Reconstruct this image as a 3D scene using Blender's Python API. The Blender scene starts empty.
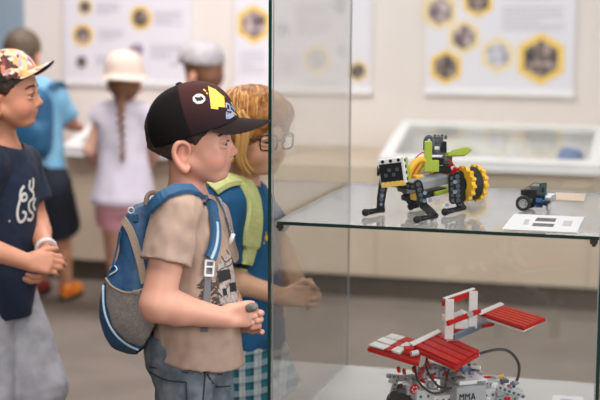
import bpy, bmesh, math, random
import numpy as np
from mathutils import Vector, Matrix, noise
from mathutils.bvhtree import BVHTree

random.seed(7)
scene = bpy.context.scene
COL = scene.collection
V3 = lambda *a: np.array(a, float)

# ------------------------------------------------------------------ camera
FPX, PITCH, YAW, ROLL, HC = 1417.0, math.radians(7.85), math.radians(15.3), math.radians(0.36), 1.42
cam_data = bpy.data.cameras.new('camera')
cam = bpy.data.objects.new('camera', cam_data)
COL.objects.link(cam)
cam_data.sensor_width = 36.0
cam_data.lens = FPX / 600 * 36
cam_data.clip_start = 0.05
R3 = Matrix.Rotation(YAW, 3, 'Z') @ Matrix.Rotation(math.pi / 2 - PITCH, 3, 'X') @ Matrix.Rotation(ROLL, 3, 'Z')
cam.matrix_world = Matrix.Translation((0, 0, HC)) @ R3.to_4x4()
cam_data.dof.use_dof = True
cam_data.dof.focus_distance = 3.38
cam_data.dof.aperture_fstop = 2.4
scene.camera = cam
R3N = np.array(R3)
CP = V3(0, 0, HC)
CR = V3(math.cos(YAW), math.sin(YAW), 0)      # to the right of the view, level
CF = V3(-math.sin(YAW), math.cos(YAW), 0)     # away from the camera, level
UP = V3(0, 0, 1)

def ray(u, v):
    return R3N @ V3((u - 300) / FPX, (200 - v) / FPX, -1)
def W(u, v, D):                # the place seen at (u, v) at level distance D
    r = ray(u, v)
    return CP + r * (D / r.dot(CF))
def S(u, v, z):                # ... on the level plane z
    r = ray(u, v)
    return CP + r * ((z - HC) / r[2])
def WY(u, v, Y):               # ... on the upright plane y = Y
    r = ray(u, v)
    return CP + r * (Y / r[1])
def project(P):                # n x 3 -> n x 2 (for print layouts on cloth)
    q = (np.asarray(P) - CP) @ R3N
    return np.stack([300 - FPX * q[..., 0] / q[..., 2], 200 + FPX * q[..., 1] / q[..., 2]], -1)
def nrm(a):
    a = np.asarray(a, float)
    return a / np.linalg.norm(a)
def lerp(a, b, t):
    return a + (b - a) * t
def lin(r, g, b):              # 0-255 display colour -> linear
    f = lambda c: (c / 255 / 12.92) if c / 255 <= .04045 else ((c / 255 + .055) / 1.055) ** 2.4
    return (f(r), f(g), f(b))

# ------------------------------------------------------------------ materials
def mat(name, col, rough=.6, noise_=None, bump=None, vcol=False, metal=0., spec=.5, sss=0., coords='Object', emit=0., coat=0.):
    m = bpy.data.materials.new(name)
    m.use_nodes = True
    nt = m.node_tree
    b = nt.nodes['Principled BSDF']
    b.inputs['Roughness'].default_value = rough
    b.inputs['Metallic'].default_value = metal
    b.inputs['Specular IOR Level'].default_value = spec
    b.inputs['Coat Weight'].default_value = coat
    if sss:
        b.inputs['Subsurface Weight'].default_value = sss
        b.inputs['Subsurface Radius'].default_value = (.012, .005, .003)
        b.inputs['Subsurface Scale'].default_value = .6
    c = lin(*col)
    b.inputs['Base Color'].default_value = (*c, 1)
    tc = nt.nodes.new('ShaderNodeTexCoord')
    src = None
    if vcol:
        a = nt.nodes.new('ShaderNodeVertexColor'); a.layer_name = 'Col'
        src = a.outputs['Color']
    if noise_:
        sc, c2, lo, hi = noise_
        n = nt.nodes.new('ShaderNodeTexNoise'); n.inputs['Scale'].default_value = sc; n.inputs['Detail'].default_value = 4
        nt.links.new(tc.outputs[coords], n.inputs['Vector'])
        mr = nt.nodes.new('ShaderNodeMapRange'); mr.inputs[1].default_value = lo; mr.inputs[2].default_value = hi
        nt.links.new(n.outputs['Fac'], mr.inputs[0])
        mx = nt.nodes.new('ShaderNodeMix'); mx.data_type = 'RGBA'
        nt.links.new(mr.outputs[0], mx.inputs[0])
        if src is not None: nt.links.new(src, mx.inputs[6])
        else: mx.inputs[6].default_value = (*c, 1)
        mx.inputs[7].default_value = (*lin(*c2), 1)
        src = mx.outputs[2]
    if src is not None:
        nt.links.new(src, b.inputs['Base Color'])
    if bump:
        sc, st = bump
        n = nt.nodes.new('ShaderNodeTexNoise'); n.inputs['Scale'].default_value = sc; n.inputs['Detail'].default_value = 3
        nt.links.new(tc.outputs[coords], n.inputs['Vector'])
        bp = nt.nodes.new('ShaderNodeBump'); bp.inputs['Strength'].default_value = st; bp.inputs['Distance'].default_value = .002
        nt.links.new(n.outputs['Fac'], bp.inputs['Height'])
        nt.links.new(bp.outputs[0], b.inputs['Normal'])
    return m

def glass_mat(name, tint=(.985, .995, .99), r0=.045, painted_sheen=0.):
    """clear thin glazing: straight see-through plus a mirror layer that grows at grazing angles"""
    m = bpy.data.materials.new(name); m.use_nodes = True
    nt = m.node_tree; nt.nodes.clear()
    out = nt.nodes.new('ShaderNodeOutputMaterial')
    g = nt.nodes.new('ShaderNodeNewGeometry')
    dot = nt.nodes.new('ShaderNodeVectorMath'); dot.operation = 'DOT_PRODUCT'
    nt.links.new(g.outputs['Incoming'], dot.inputs[0]); nt.links.new(g.outputs['Normal'], dot.inputs[1])
    def mth(op, a, b=None):
        n = nt.nodes.new('ShaderNodeMath'); n.operation = op
        for i, x in enumerate((a, b)):
            if x is None: continue
            if isinstance(x, (int, float)): n.inputs[i].default_value = x
            else: nt.links.new(x, n.inputs[i])
        return n.outputs[0]
    c = mth('ABSOLUTE', dot.outputs['Value'])
    p = mth('POWER', mth('SUBTRACT', 1.0, c), 5.0)
    f = mth('ADD', mth('MULTIPLY', p, 1 - r0), r0)
    t = nt.nodes.new('ShaderNodeBsdfTransparent'); t.inputs[0].default_value = (*tint, 1)
    gl = nt.nodes.new('ShaderNodeBsdfGlossy'); gl.inputs['Roughness'].default_value = .0
    mx = nt.nodes.new('ShaderNodeMixShader')
    nt.links.new(f, mx.inputs[0]); nt.links.new(t.outputs[0], mx.inputs[1]); nt.links.new(gl.outputs[0], mx.inputs[2])
    last = mx.outputs[0]
    if painted_sheen:  # pale diffuse layer that paints a reflection's whiteness over the glass
        df = nt.nodes.new('ShaderNodeBsdfDiffuse'); df.inputs[0].default_value = (.8, .8, .82, 1)
        m2 = nt.nodes.new('ShaderNodeMixShader'); m2.inputs[0].default_value = painted_sheen
        nt.links.new(last, m2.inputs[1]); nt.links.new(df.outputs[0], m2.inputs[2]); last = m2.outputs[0]
    nt.links.new(last, out.inputs[0])
    return m

# ------------------------------------------------------------------ object bookkeeping
BASE = {}
def empty(name, loc):
    o = bpy.data.objects.new(name, None); COL.objects.link(o)
    o.location = loc; o.empty_display_size = .05
    BASE[o.name] = np.array(loc, float)
    return o
def tag(o, label=None, cat=None, group=None, kind=None):
    if label: o['label'] = label
    if cat: o['category'] = cat
    if group: o['group'] = group
    if kind: o['kind'] = kind
    return o
def link_mesh(name, me, parent=None, base=None):
    """mesh given in world coordinates; shifted so its origin is its base"""
    o = bpy.data.objects.new(name, me); COL.objects.link(o)
    if parent is not None:
        b = BASE[parent.name]; o.parent = parent; BASE[o.name] = b
    else:
        n = len(me.vertices); co = np.empty(n * 3); me.vertices.foreach_get('co', co); co = co.reshape(-1, 3)
        b = np.array([(co[:, 0].min() + co[:, 0].max()) / 2, (co[:, 1].min() + co[:, 1].max()) / 2, co[:, 2].min()]) if base is None else np.array(base, float)
        o.location = b; BASE[o.name] = b
    me.transform(Matrix.Translation(-Vector(b)))
    me.update()
    return o

class MB:
    def __init__(s):
        s.v = []; s.f = []; s.m = []; s.mi = 0
    def add(s, vs, fs):
        k = len(s.v)
        s.v += [tuple(map(float, p)) for p in vs]
        s.f += [tuple(i + k for i in f) for f in fs]
        s.m += [s.mi] * len(fs)
        return s
    def hexa(s, p):   # p: 4 bottom, 4 top
        return s.add(p, [(3, 2, 1, 0), (4, 5, 6, 7), (0, 1, 5, 4), (1, 2, 6, 5), (2, 3, 7, 6), (3, 0, 4, 7)])
    def box(s, lo, hi):
        (a, b, c), (d, e, f) = lo, hi
        return s.hexa([(a, b, c), (d, b, c), (d, e, c), (a, e, c), (a, b, f), (d, b, f), (d, e, f), (a, e, f)])
    def obox(s, c, ax, ay, az):   # centre and three half-axis vectors
        c, ax, ay, az = map(np.asarray, (c, ax, ay, az))
        if np.dot(np.cross(ax, ay), az) < 0: ax = -ax
        return s.hexa([c - ax - ay - az, c + ax - ay - az, c + ax + ay - az, c - ax + ay - az,
                       c - ax - ay + az, c + ax - ay + az, c + ax + ay + az, c - ax + ay + az])
    def prism(s, poly, ext):      # world polygon + extrusion vector
        poly = [np.asarray(p, float) for p in poly]; ext = np.asarray(ext, float); n = len(poly)
        nn = sum(np.cross(poly[i], poly[(i + 1) % n]) for i in range(n))
        if np.dot(nn, ext) < 0: poly = poly[::-1]
        vs = poly + [p + ext for p in poly]
        return s.add(vs, [tuple(range(n))[::-1], tuple(range(n, 2 * n))] + [(i, (i + 1) % n, n + (i + 1) % n, n + i) for i in range(n)])
    def cyl(s, a, b, r1, r2=None, n=16):
        a, b = np.asarray(a, float), np.asarray(b, float)
        r2 = r1 if r2 is None else r2
        d = nrm(b - a); x = nrm(np.cross(d, UP if abs(d[2]) < .9 else V3(1, 0, 0))); y = np.cross(d, x)
        ring = lambda c, r: [c + r * (math.cos(t) * x + math.sin(t) * y) for t in [2 * math.pi * i / n for i in range(n)]]
        return s.add(ring(a, r1) + ring(b, r2), [tuple(range(n))[::-1], tuple(range(n, 2 * n))] + [(i, (i + 1) % n, n + (i + 1) % n, n + i) for i in range(n)])
    def tube(s, pts, r, n=8):
        pts = [np.asarray(p, float) for p in pts]; m = len(pts)
        rr = r if hasattr(r, '__len__') else [r] * m
        t = [nrm(pts[min(i + 1, m - 1)] - pts[max(i - 1, 0)]) for i in range(m)]
        x = nrm(np.cross(t[0], UP if abs(t[0][2]) < .9 else V3(1, 0, 0)))
        vs = []
        for i in range(m):
            x = nrm(x - t[i] * x.dot(t[i])); y = np.cross(t[i], x)
            vs += [pts[i] + rr[i] * (math.cos(a) * x + math.sin(a) * y) for a in [2 * math.pi * j / n for j in range(n)]]
        fs = [(i * n + j, i * n + (j + 1) % n, (i + 1) * n + (j + 1) % n, (i + 1) * n + j) for i in range(m - 1) for j in range(n)]
        return s.add(vs, fs + [tuple(range(n))[::-1], tuple(range((m - 1) * n, m * n))])
    def ribbon(s, pts, nrms, w, t):   # band lying on a surface with the given normals
        m = len(pts); ww = w if hasattr(w, '__len__') else [w] * m
        vs = []
        for i in range(m):
            tg = nrm(np.asarray(pts[min(i + 1, m - 1)]) - np.asarray(pts[max(i - 1, 0)])); n = nrm(nrms[i])
            b = nrm(np.cross(tg, n)); n = np.cross(b, tg); p = np.asarray(pts[i], float)
            h = ww[i] / 2
            vs += [p - b * h, p + b * h, p + b * h * .85 + n * t, p - b * h * .85 + n * t]
        fs = [(i * 4 + j, i * 4 + (j + 1) % 4, (i + 1) * 4 + (j + 1) % 4, (i + 1) * 4 + j) for i in range(m - 1) for j in range(4)]
        k = (m - 1) * 4
        return s.add(vs, fs + [(3, 2, 1, 0), (k, k + 1, k + 2, k + 3)])
    def ball(s, c, r, R=None, nu=16, nv=10):
        r = V3(*r) if hasattr(r, '__len__') else V3(r, r, r)
        R = np.eye(3) if R is None else R
        vs = [c + R @ (r * V3(0, 0, 1))]
        for i in range(1, nv):
            p = math.pi * i / nv
            for j in range(nu):
                q = 2 * math.pi * j / nu
                vs.append(c + R @ (r * V3(math.sin(p) * math.cos(q), math.sin(p) * math.sin(q), math.cos(p))))
        vs.append(c + R @ (r * V3(0, 0, -1)))
        fs = [(0, 1 + j, 1 + (j + 1) % nu) for j in range(nu)]
        for i in range(nv - 2):
            a = 1 + i * nu
            fs += [(a + j, a + nu + j, a + nu + (j + 1) % nu, a + (j + 1) % nu) for j in range(nu)]
        a = 1 + (nv - 2) * nu; e = len(vs) - 1
        fs += [(a + j, e, a + (j + 1) % nu) for j in range(nu)]
        return s.add(vs, fs)
    def torus(s, c, ax, R, r, n=28, k=10):
        ax = nrm(ax); x = nrm(np.cross(ax, UP if abs(ax[2]) < .9 else V3(1, 0, 0))); y = np.cross(ax, x)
        vs = []
        for i in range(n):
            a = 2 * math.pi * i / n; d = math.cos(a) * x + math.sin(a) * y
            vs += [c + d * (R + r * math.cos(b)) + ax * r * math.sin(b) for b in [2 * math.pi * j / k for j in range(k)]]
        return s.add(vs, [(i * k + j, ((i + 1) % n) * k + j, ((i + 1) % n) * k + (j + 1) % k, i * k + (j + 1) % k) for i in range(n) for j in range(k)])
    def build(s, name, mats, parent=None, smooth=False, bevel=0., base=None):
        me = bpy.data.meshes.new(name)
        me.from_pydata(s.v, [], s.f)
        for m in (mats if isinstance(mats, (list, tuple)) else [mats]): me.materials.append(m)
        me.polygons.foreach_set('material_index', s.m)
        if smooth: me.polygons.foreach_set('use_smooth', [True] * len(s.f))
        o = link_mesh(name, me, parent, base)
        bm = bmesh.new(); bm.from_mesh(me); bmesh.ops.recalc_face_normals(bm, faces=bm.faces); bm.to_mesh(me); bm.free()
        if smooth and smooth != 'all':
            md = o.modifiers.new('edges', 'EDGE_SPLIT'); md.split_angle = math.radians(40)
        if bevel:
            md = o.modifiers.new('bevel', 'BEVEL'); md.width = bevel; md.segments = 2; md.limit_method = 'ANGLE'
        return o

def curve_pts(ctrl, n):
    """Catmull-Rom through the control rows"""
    c = np.asarray(ctrl, float); c = np.vstack([2 * c[0] - c[1], c, 2 * c[-1] - c[-2]])
    out = []
    m = len(c) - 3
    for q in np.linspace(0, m - 1e-9, n):
        i = int(q); t = q - i; a, b, d, e = c[i:i + 4]
        out.append(.5 * ((2 * b) + (-a + d) * t + (2 * a - 5 * b + 4 * d - e) * t * t + (-a + 3 * b - 3 * d + e) * t ** 3))
    return np.array(out)

# ------------------------------------------------------------------ organic shapes: distance field + surface nets
class Field:
    def __init__(s, lo, hi, h, fine=()):
        s.ax = []
        for a in range(3):
            xs = [lo[a]]
            while xs[-1] < hi[a]:
                st = h
                for flo, fhi, fh in fine:
                    if flo[a] <= xs[-1] <= fhi[a]: st = min(st, fh)
                xs.append(xs[-1] + st)
            s.ax.append(np.array(xs))
        s.v = np.full([len(x) for x in s.ax], 1.0, np.float32)
    def blk(s, lo, hi):
        sl = []
        for a in range(3):
            i = max(0, np.searchsorted(s.ax[a], lo[a]) - 1); j = min(len(s.ax[a]), np.searchsorted(s.ax[a], hi[a]) + 1)
            sl.append(slice(i, max(i, j)))
        X = s.ax[0][sl[0]][:, None, None]; Y = s.ax[1][sl[1]][None, :, None]; Z = s.ax[2][sl[2]][None, None, :]
        return tuple(sl), X, Y, Z
    def put(s, sl, d, k, sub=False):
        a = s.v[sl]
        if a.size == 0: return
        d = (-d if sub else d).astype(np.float32)
        if sub:
            h = np.clip(.5 + .5 * (d - a) / k, 0, 1); s.v[sl] = a + (d - a) * h + k * h * (1 - h)
        else:
            h = np.clip(.5 + .5 * (a - d) / k, 0, 1); s.v[sl] = a + (d - a) * h - k * h * (1 - h)
    def cap(s, a, b, ra, rb=None, k=.01, flat=False, sub=False):
        a = np.asarray(a, float); b = np.asarray(b, float); rb = ra if rb is None else rb
        m = max(ra, rb) + k + .02
        sl, X, Y, Z = s.blk(np.minimum(a, b) - m, np.maximum(a, b) + m)
        d = b - a; L2 = max(d.dot(d), 1e-12); L = math.sqrt(L2)
        t = ((X - a[0]) * d[0] + (Y - a[1]) * d[1] + (Z - a[2]) * d[2]) / L2
        tc = np.clip(t, 0, 1)
        q = np.sqrt((X - a[0] - tc * d[0]) ** 2 + (Y - a[1] - tc * d[1]) ** 2 + (Z - a[2] - tc * d[2]) ** 2) - (ra + (rb - ra) * tc)
        if flat: q = np.maximum(np.where(t > 1, np.sqrt(np.maximum(0, (X - a[0] - t * d[0]) ** 2 + (Y - a[1] - t * d[1]) ** 2 + (Z - a[2] - t * d[2]) ** 2)) - rb, q), (t - 1) * L)
        s.put(sl, q, k, sub)
    def chain(s, pts, rs, k=.01):
        for i in range(len(pts) - 1): s.cap(pts[i], pts[i + 1], rs[i], rs[i + 1], k)
    def ell(s, c, r, R=None, k=.01, sub=False, pw=2):
        c = np.asarray(c, float); r = np.asarray(r, float); m = r.max() + k + .02
        sl, X, Y, Z = s.blk(c - m, c + m)
        R = np.eye(3) if R is None else R   # columns are the local axes
        P = [(X - c[0]) * R[0, i] + (Y - c[1]) * R[1, i] + (Z - c[2]) * R[2, i] for i in range(3)]
        if pw == 2:
            k0 = np.sqrt(sum((P[i] / r[i]) ** 2 for i in range(3))); k1 = np.sqrt(sum((P[i] / r[i] ** 2) ** 2 for i in range(3)))
            d = k0 * (k0 - 1) / np.maximum(k1, 1e-6)
        else:
            k0 = sum(np.abs(P[i] / r[i]) ** pw for i in range(3)) ** (1 / pw); d = (k0 - 1) * r.min()
        s.put(sl, d, k, sub)
    def rbox(s, c, h, R, r=.01, k=.01, sub=False):
        c = np.asarray(c, float); h = np.asarray(h, float); m = np.linalg.norm(h) + k + .02
        sl, X, Y, Z = s.blk(c - m, c + m)
        Q = [np.abs((X - c[0]) * R[0, i] + (Y - c[1]) * R[1, i] + (Z - c[2]) * R[2, i]) - (h[i] - r) for i in range(3)]
        d = np.sqrt(sum(np.maximum(q, 0) ** 2 for q in Q)) + np.minimum(np.maximum(np.maximum(Q[0], Q[1]), Q[2]), 0) - r
        s.put(sl, d, k, sub)
    def cut(s, p, n, k=.003, lo=None, hi=None):       # keep the side the normal points away from
        n = nrm(n)
        sl, X, Y, Z = s.blk([x[0] for x in s.ax] if lo is None else lo, [x[-1] for x in s.ax] if hi is None else hi)
        d = ((X - p[0]) * n[0] + (Y - p[1]) * n[1] + (Z - p[2]) * n[2]).astype(np.float32)
        s.v[sl] = np.maximum(s.v[sl], d)
    def noisy(s, fn):
        X, Y, Z = s.ax[0][:, None, None], s.ax[1][None, :, None], s.ax[2][None, None, :]
        s.v = (s.v + fn(X, Y, Z)).astype(np.float32)
    def nets(s):
        v = s.v; v[0] = v[-1] = 1; v[:, 0] = v[:, -1] = 1; v[:, :, 0] = v[:, :, -1] = 1
        g = v < 0; n = v.shape
        cnt = np.zeros([q - 1 for q in n], np.int8)
        for c in np.ndindex(2, 2, 2): cnt += g[c[0]:n[0] - 1 + c[0], c[1]:n[1] - 1 + c[1], c[2]:n[2] - 1 + c[2]]
        act = (cnt > 0) & (cnt < 8)
        I = np.argwhere(act); ids = np.full(act.shape, -1, np.int64); ids[act] = np.arange(len(I))
        acc = np.zeros((len(I), 3)); num = np.zeros(len(I))
        for a in range(3):
            o = [x for x in range(3) if x != a]
            for p in (0, 1):
                for q in (0, 1):
                    c0 = I.copy(); c0[:, o[0]] += p; c0[:, o[1]] += q; c1 = c0.copy(); c1[:, a] += 1
                    va = v[tuple(c0.T)].astype(float); vb = v[tuple(c1.T)].astype(float); mk = (va < 0) != (vb < 0)
                    t = np.where(mk, va / np.where(mk, va - vb, 1), 0)
                    P = np.stack([s.ax[x][c0[:, x]] for x in range(3)], 1)
                    P[:, a] += t * (s.ax[a][c1[:, a]] - s.ax[a][c0[:, a]])
                    acc += P * mk[:, None]; num += mk
        pts = acc / num[:, None]
        quads = []
        for a in range(3):
            b, c = (a + 1) % 3, (a + 2) % 3
            s0 = [slice(None)] * 3; s1 = [slice(None)] * 3
            s0[a] = slice(0, n[a] - 1); s1[a] = slice(1, n[a])
            ch = g[tuple(s0)] != g[tuple(s1)]
            E = np.argwhere(ch)
            E = E[(E[:, b] > 0) & (E[:, c] > 0) & (E[:, b] < n[b] - 1) & (E[:, c] < n[c] - 1)]
            ins = g[tuple(E.T)]
            def cell(db, dc):
                Q = E.copy(); Q[:, b] -= db; Q[:, c] -= dc
                return ids[tuple(Q.T)]
            q = np.stack([cell(1, 1), cell(0, 1), cell(0, 0), cell(1, 0)], 1)
            q[~ins] = q[~ins][:, ::-1]
            quads.append(q)
        return pts, np.vstack(quads)

def vnormals(P, Q):
    n = np.cross(P[Q[:, 2]] - P[Q[:, 0]], P[Q[:, 3]] - P[Q[:, 1]])
    out = np.zeros_like(P)
    for i in range(4): np.add.at(out, Q[:, i], n)
    return out / np.maximum(np.linalg.norm(out, axis=1, keepdims=True), 1e-12)
def relax(P, Q, it):
    for _ in range(it):
        acc = np.zeros_like(P); cnt = np.zeros(len(P))
        for i in range(4):
            for j in (1, 3):
                np.add.at(acc, Q[:, i], P[Q[:, (i + j) % 4]]); np.add.at(cnt, Q[:, i], 1)
        P = P * .5 + .5 * acc / cnt[:, None]
    return P
def organic(name, F, material, parent=None, base=None, relax_=1, disp=None, color=None):
    P, Q = F.nets()
    P = relax(P, Q, relax_)
    if disp is not None:
        N = vnormals(P, Q); P = P + N * disp(P)[:, None]
    me = bpy.data.meshes.new(name)
    me.vertices.add(len(P)); me.vertices.foreach_set('co', P.ravel())
    me.loops.add(len(Q) * 4); me.loops.foreach_set('vertex_index', Q.ravel().astype(np.int32))
    me.polygons.add(len(Q)); me.polygons.foreach_set('loop_start', np.arange(0, len(Q) * 4, 4, dtype=np.int32))
    me.polygons.foreach_set('loop_total', np.full(len(Q), 4, dtype=np.int32))
    me.polygons.foreach_set('use_smooth', np.ones(len(Q), bool))
    me.update(calc_edges=True)
    for m in (material if isinstance(material, (list, tuple)) else [material]): me.materials.append(m)
    if color is not None:
        c = np.ones((len(P), 4), np.float32); c[:, :3] = color(P, vnormals(P, Q))
        at = me.color_attributes.new('Col', 'FLOAT_COLOR', 'POINT'); at.data.foreach_set('color', c.ravel())
    o = link_mesh(name, me, parent, base)
    o_bvh[o.name] = BVHTree.FromPolygons([tuple(p) for p in P], [tuple(int(i) for i in q) for q in Q])
    return o
o_bvh = {}
def wrinkle(scale, amp, stretch=(1, 1, 1), seed=0.):
    st = np.array(stretch) * scale
    def fn(P):
        return np.array([noise.noise(Vector((p[0] * st[0] + seed, p[1] * st[1], p[2] * st[2]))) for p in P]) * amp
    return fn
def adds(*fs):
    return lambda P: sum(f(P) for f in fs)

def hit(bvhs, u, v, off=0.):
    r = nrm(ray(u, v)); best = None
    for b in bvhs:
        h = b.ray_cast(Vector(CP), Vector(r))
        if h[0] is not None and (best is None or h[3] < best[2]): best = (np.array(h[0]), np.array(h[1]), h[3])
    if best is None: return None
    p, n, _ = best
    if n.dot(r) > 0: n = -n
    return p + n * off, n
def strap(mb, bvhs, px, w, t, n=30, off=.001, smoothn=3):
    """a band that lies on cloth along a drawn path"""
    pts = []; ns = []
    for u, v in curve_pts(px, n):
        h = hit(bvhs, u, v, off)
        if h is None: continue
        pts.append(h[0]); ns.append(h[1])
    pts = np.array(pts); ns = np.array(ns)
    for _ in range(smoothn):
        pts[1:-1] = (pts[:-2] + 2 * pts[1:-1] + pts[2:]) / 4; ns[1:-1] = (ns[:-2] + 2 * ns[1:-1] + ns[2:]) / 4
    k0 = len(mb.v)
    if len(pts) > 1: mb.ribbon(pts, ns, w, t)
    if off >= .001:          # lift any corner that dips into the cloth
        for i in range(k0, len(mb.v)):
            for b in bvhs:
                lo_, no_, _, ds_ = b.find_nearest(Vector(mb.v[i]), .03)
                need = off * .8 + (t if (i - k0) % 4 > 1 else 0)
                if lo_ is not None and (Vector(mb.v[i]) - lo_).dot(no_) < need: mb.v[i] = tuple(lo_ + no_ * need)
    return pts, ns
def inside(poly, x, y):
    r = False; j = len(poly) - 1
    for i in range(len(poly)):
        (xi, yi), (xj, yj) = poly[i], poly[j]
        if (yi > y) != (yj > y) and x < (xj - xi) * (y - yi) / (yj - yi) + xi: r = not r
        j = i
    return r
def patch(mb, bvhs, poly, off=.001, step=.5, th=.0006):
    """a flat print or badge that follows the surface it is fixed on"""
    xs = [p[0] for p in poly]; ys = [p[1] for p in poly]
    cache = {}
    def pt(i, j):
        if (i, j) not in cache: cache[i, j] = hit(bvhs, min(xs) + i * step, min(ys) + j * step, off)
        return cache[i, j]
    idx = {}; vs = []; fs = []
    dref = np.median([np.linalg.norm(h[0] - CP) for h in (hit(bvhs, u, v, off) for u, v in poly) if h is not None] or [0])
    def vid(i, j):
        if (i, j) not in idx:
            idx[i, j] = len(vs); vs.append(pt(i, j)[0])
        return idx[i, j]
    for i in range(int((max(xs) - min(xs)) / step) + 1):
        for j in range(int((max(ys) - min(ys)) / step) + 1):
            if inside(poly, min(xs) + (i + .5) * step, min(ys) + (j + .5) * step):
                q = [(i, j), (i, j + 1), (i + 1, j + 1), (i + 1, j)]
                if all(pt(*c) is not None and abs(np.linalg.norm(pt(*c)[0] - CP) - dref) < .07 for c in q):
                    if max(np.linalg.norm(pt(*q[0])[0] - pt(*c)[0]) for c in q) < .02: fs.append(tuple(vid(*c) for c in q))
    if fs: mb.add(vs, fs)
# ================================================================== people
def frame(fwd, pitch=0., roll=0.):
    """columns: forward, left, up"""
    f = nrm(fwd); l = nrm(np.cross(UP, f)); u = np.cross(f, l)
    f2 = f * math.cos(pitch) + u * math.sin(pitch); u2 = np.cross(f2, l)
    l3 = l * math.cos(roll) + u2 * math.sin(roll)
    return np.stack([f2, l3, np.cross(f2, l3)], 1)
def toward(deg):       # level heading: 0 = to the right of the view, positive = turned towards the camera
    a = math.radians(deg)
    return CR * math.cos(a) - CF * math.sin(a)
def hf(c, R, s):
    return lambda x, y, z: np.asarray(c) + s * (R @ V3(x, y, z))

def head_shape(F, c, R, s, ears=True):
    L = hf(c, R, s)
    E = lambda p, r, k, **kw: F.ell(L(*p), V3(*r) * s, kw.pop('R', R), k, **kw)
    C = lambda a, b, r1, r2, k, **kw: F.cap(L(*a), L(*b), r1 * s, r2 * s, k, **kw)
    E((-.012, 0, .034), (.092, .074, .076), .01)
    E((.026, 0, -.020), (.056, .056, .060), .025)
    E((.030, 0, -.042), (.046, .046, .040), .02)
    E((.062, 0, -.070), (.017, .020, .013), .018)              # chin
    for y in (-1, 1):
        E((.044, y * .032, -.034), (.030, .024, .028), .015)   # cheek
        C((-.004, y * .054, -.040), (.050, y * .020, -.074), .012, .010, .02)
    C((.068, -.024, .024), (.068, .024, .024), .011, .011, .014)
    for y in (-1, 1): E((.084, y * .029, .004), (.014, .015, .010), .008, sub=True)
    C((.074, 0, .012), (.089, 0, -.016), .0065, .0090, .010)
    E((.0905, 0, -.0185), (.0105, .0095, .0090), .005)
    C((.073, -.010, -.033), (.073, .010, -.033), .0105, .0105, .008)
    for y in (-1, 1): E((.086, y * .0085, -.025), (.008, .006, .006), .004)
    # lips
    C((.0800, -.010, -.0425), (.0800, .010, -.0425), .0056, .0056, .006)
    C((.0775, -.009, -.0520), (.0775, .009, -.0520), .0060, .0060, .006)
    C((.0880, -.017, -.0475), (.0880, .017, -.0475), .0020, .0020, .002, sub=True)
    # lids
    for y in (-1, 1):
        E((.0662, y * .029, .0070), (.0152, .0158, .0088), .003)
        E((.0664, y * .029, -.0054), (.0142, .0152, .0064), .003)
    if ears:
        for y in (-1, 1):
            o = lambda x, yy, z: L(-.010 + x, y * (.071 + yy), -.026 + z)
            pts = [o(.010, .000, .010), o(.010, .005, .024), o(-.002, .010, .033), o(-.015, .013, .028), o(-.021, .014, .012),
                   o(-.017, .012, -.006), o(-.008, .008, -.020), o(.003, .004, -.029), o(.009, .001, -.022)]
            F.chain(curve_pts(pts, 33), list(np.interp(np.linspace(0, 8, 33), range(9), [.0045, .0048, .0050, .0052, .0052, .0054, .0062, .0070, .0055]) * s), .002)
            E((-.014, y * .071, -.024), (.016, .008, .026), .006)
            E((-.006, y * .084, -.022), (.010, .010, .015), .003, sub=True)
    return L

def hand_shape(F, wrist, d, n, t, s, curl=(.5, .7, .5), thumb=(.3, .4), tt=.55, spread=.02, k=.003, fan=(0, 0, 0, 0)):
    """palm, four fingers and a thumb. d: along the forearm, n: where the palm faces, t: thumb side"""
    d = nrm(d); n = nrm(n - d * np.dot(n, d)); t = nrm(t - d * np.dot(t, d) - n * np.dot(t, n))
    w = np.asarray(wrist, float)
    tips = []
    kn = []
    for i in range(4):
        o = (1.5 - i) * .0142 * s
        kp = w + d * ((.058, .061, .058, .052)[i] * s) + t * o
        F.cap(w + d * .012 * s + t * o * .6, kp, .0115 * s, .0098 * s, .010); kn.append(kp)
    F.cap(w + d * .018 * s + t * .012 * s, w + d * .018 * s - t * .012 * s, .013 * s, .012 * s, .01)
    for i in range(4):
        L = [.031, .021, .016]; f = (.93, 1.03, .97, .78)[i]
        p = kn[i]; a = 0; r = (.0080, .0082, .0078, .0068)[i] * s
        dd = nrm(d + t * (1.5 - i) * spread)
        for j in range(3):
            a += curl[j] + fan[i] * (j < 2)
            q = p + (dd * math.cos(a) + n * math.sin(a)) * L[j] * f * s
            F.cap(p, q, r, r * .92, k); p = q; r *= .92
        tips.append(p)
    b = w + d * .016 * s + t * .018 * s + n * .004 * s
    d1 = nrm(d * .72 + t * tt + n * thumb[0]); m = b + d1 * .030 * s
    F.cap(b, m, .0125 * s, .0100 * s, .008)
    d2 = nrm(d1 * (1 - thumb[1] * .4) + d * .35 + n * thumb[1]); e = m + d2 * .024 * s
    F.cap(m, e, .0095 * s, .0085 * s, k)
    d3 = nrm(d2 + n * thumb[1] * .5 + d * .2); g = e + d3 * .019 * s
    F.cap(e, g, .0085 * s, .0070 * s, k)
    return tips

SKIN = {}
def skin_mat(name, col):
    if name not in SKIN:
        SKIN[name] = mat(name, col, .48, vcol=True, bump=(900, .08), sss=.12, spec=.4)
    return SKIN[name]

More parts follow.
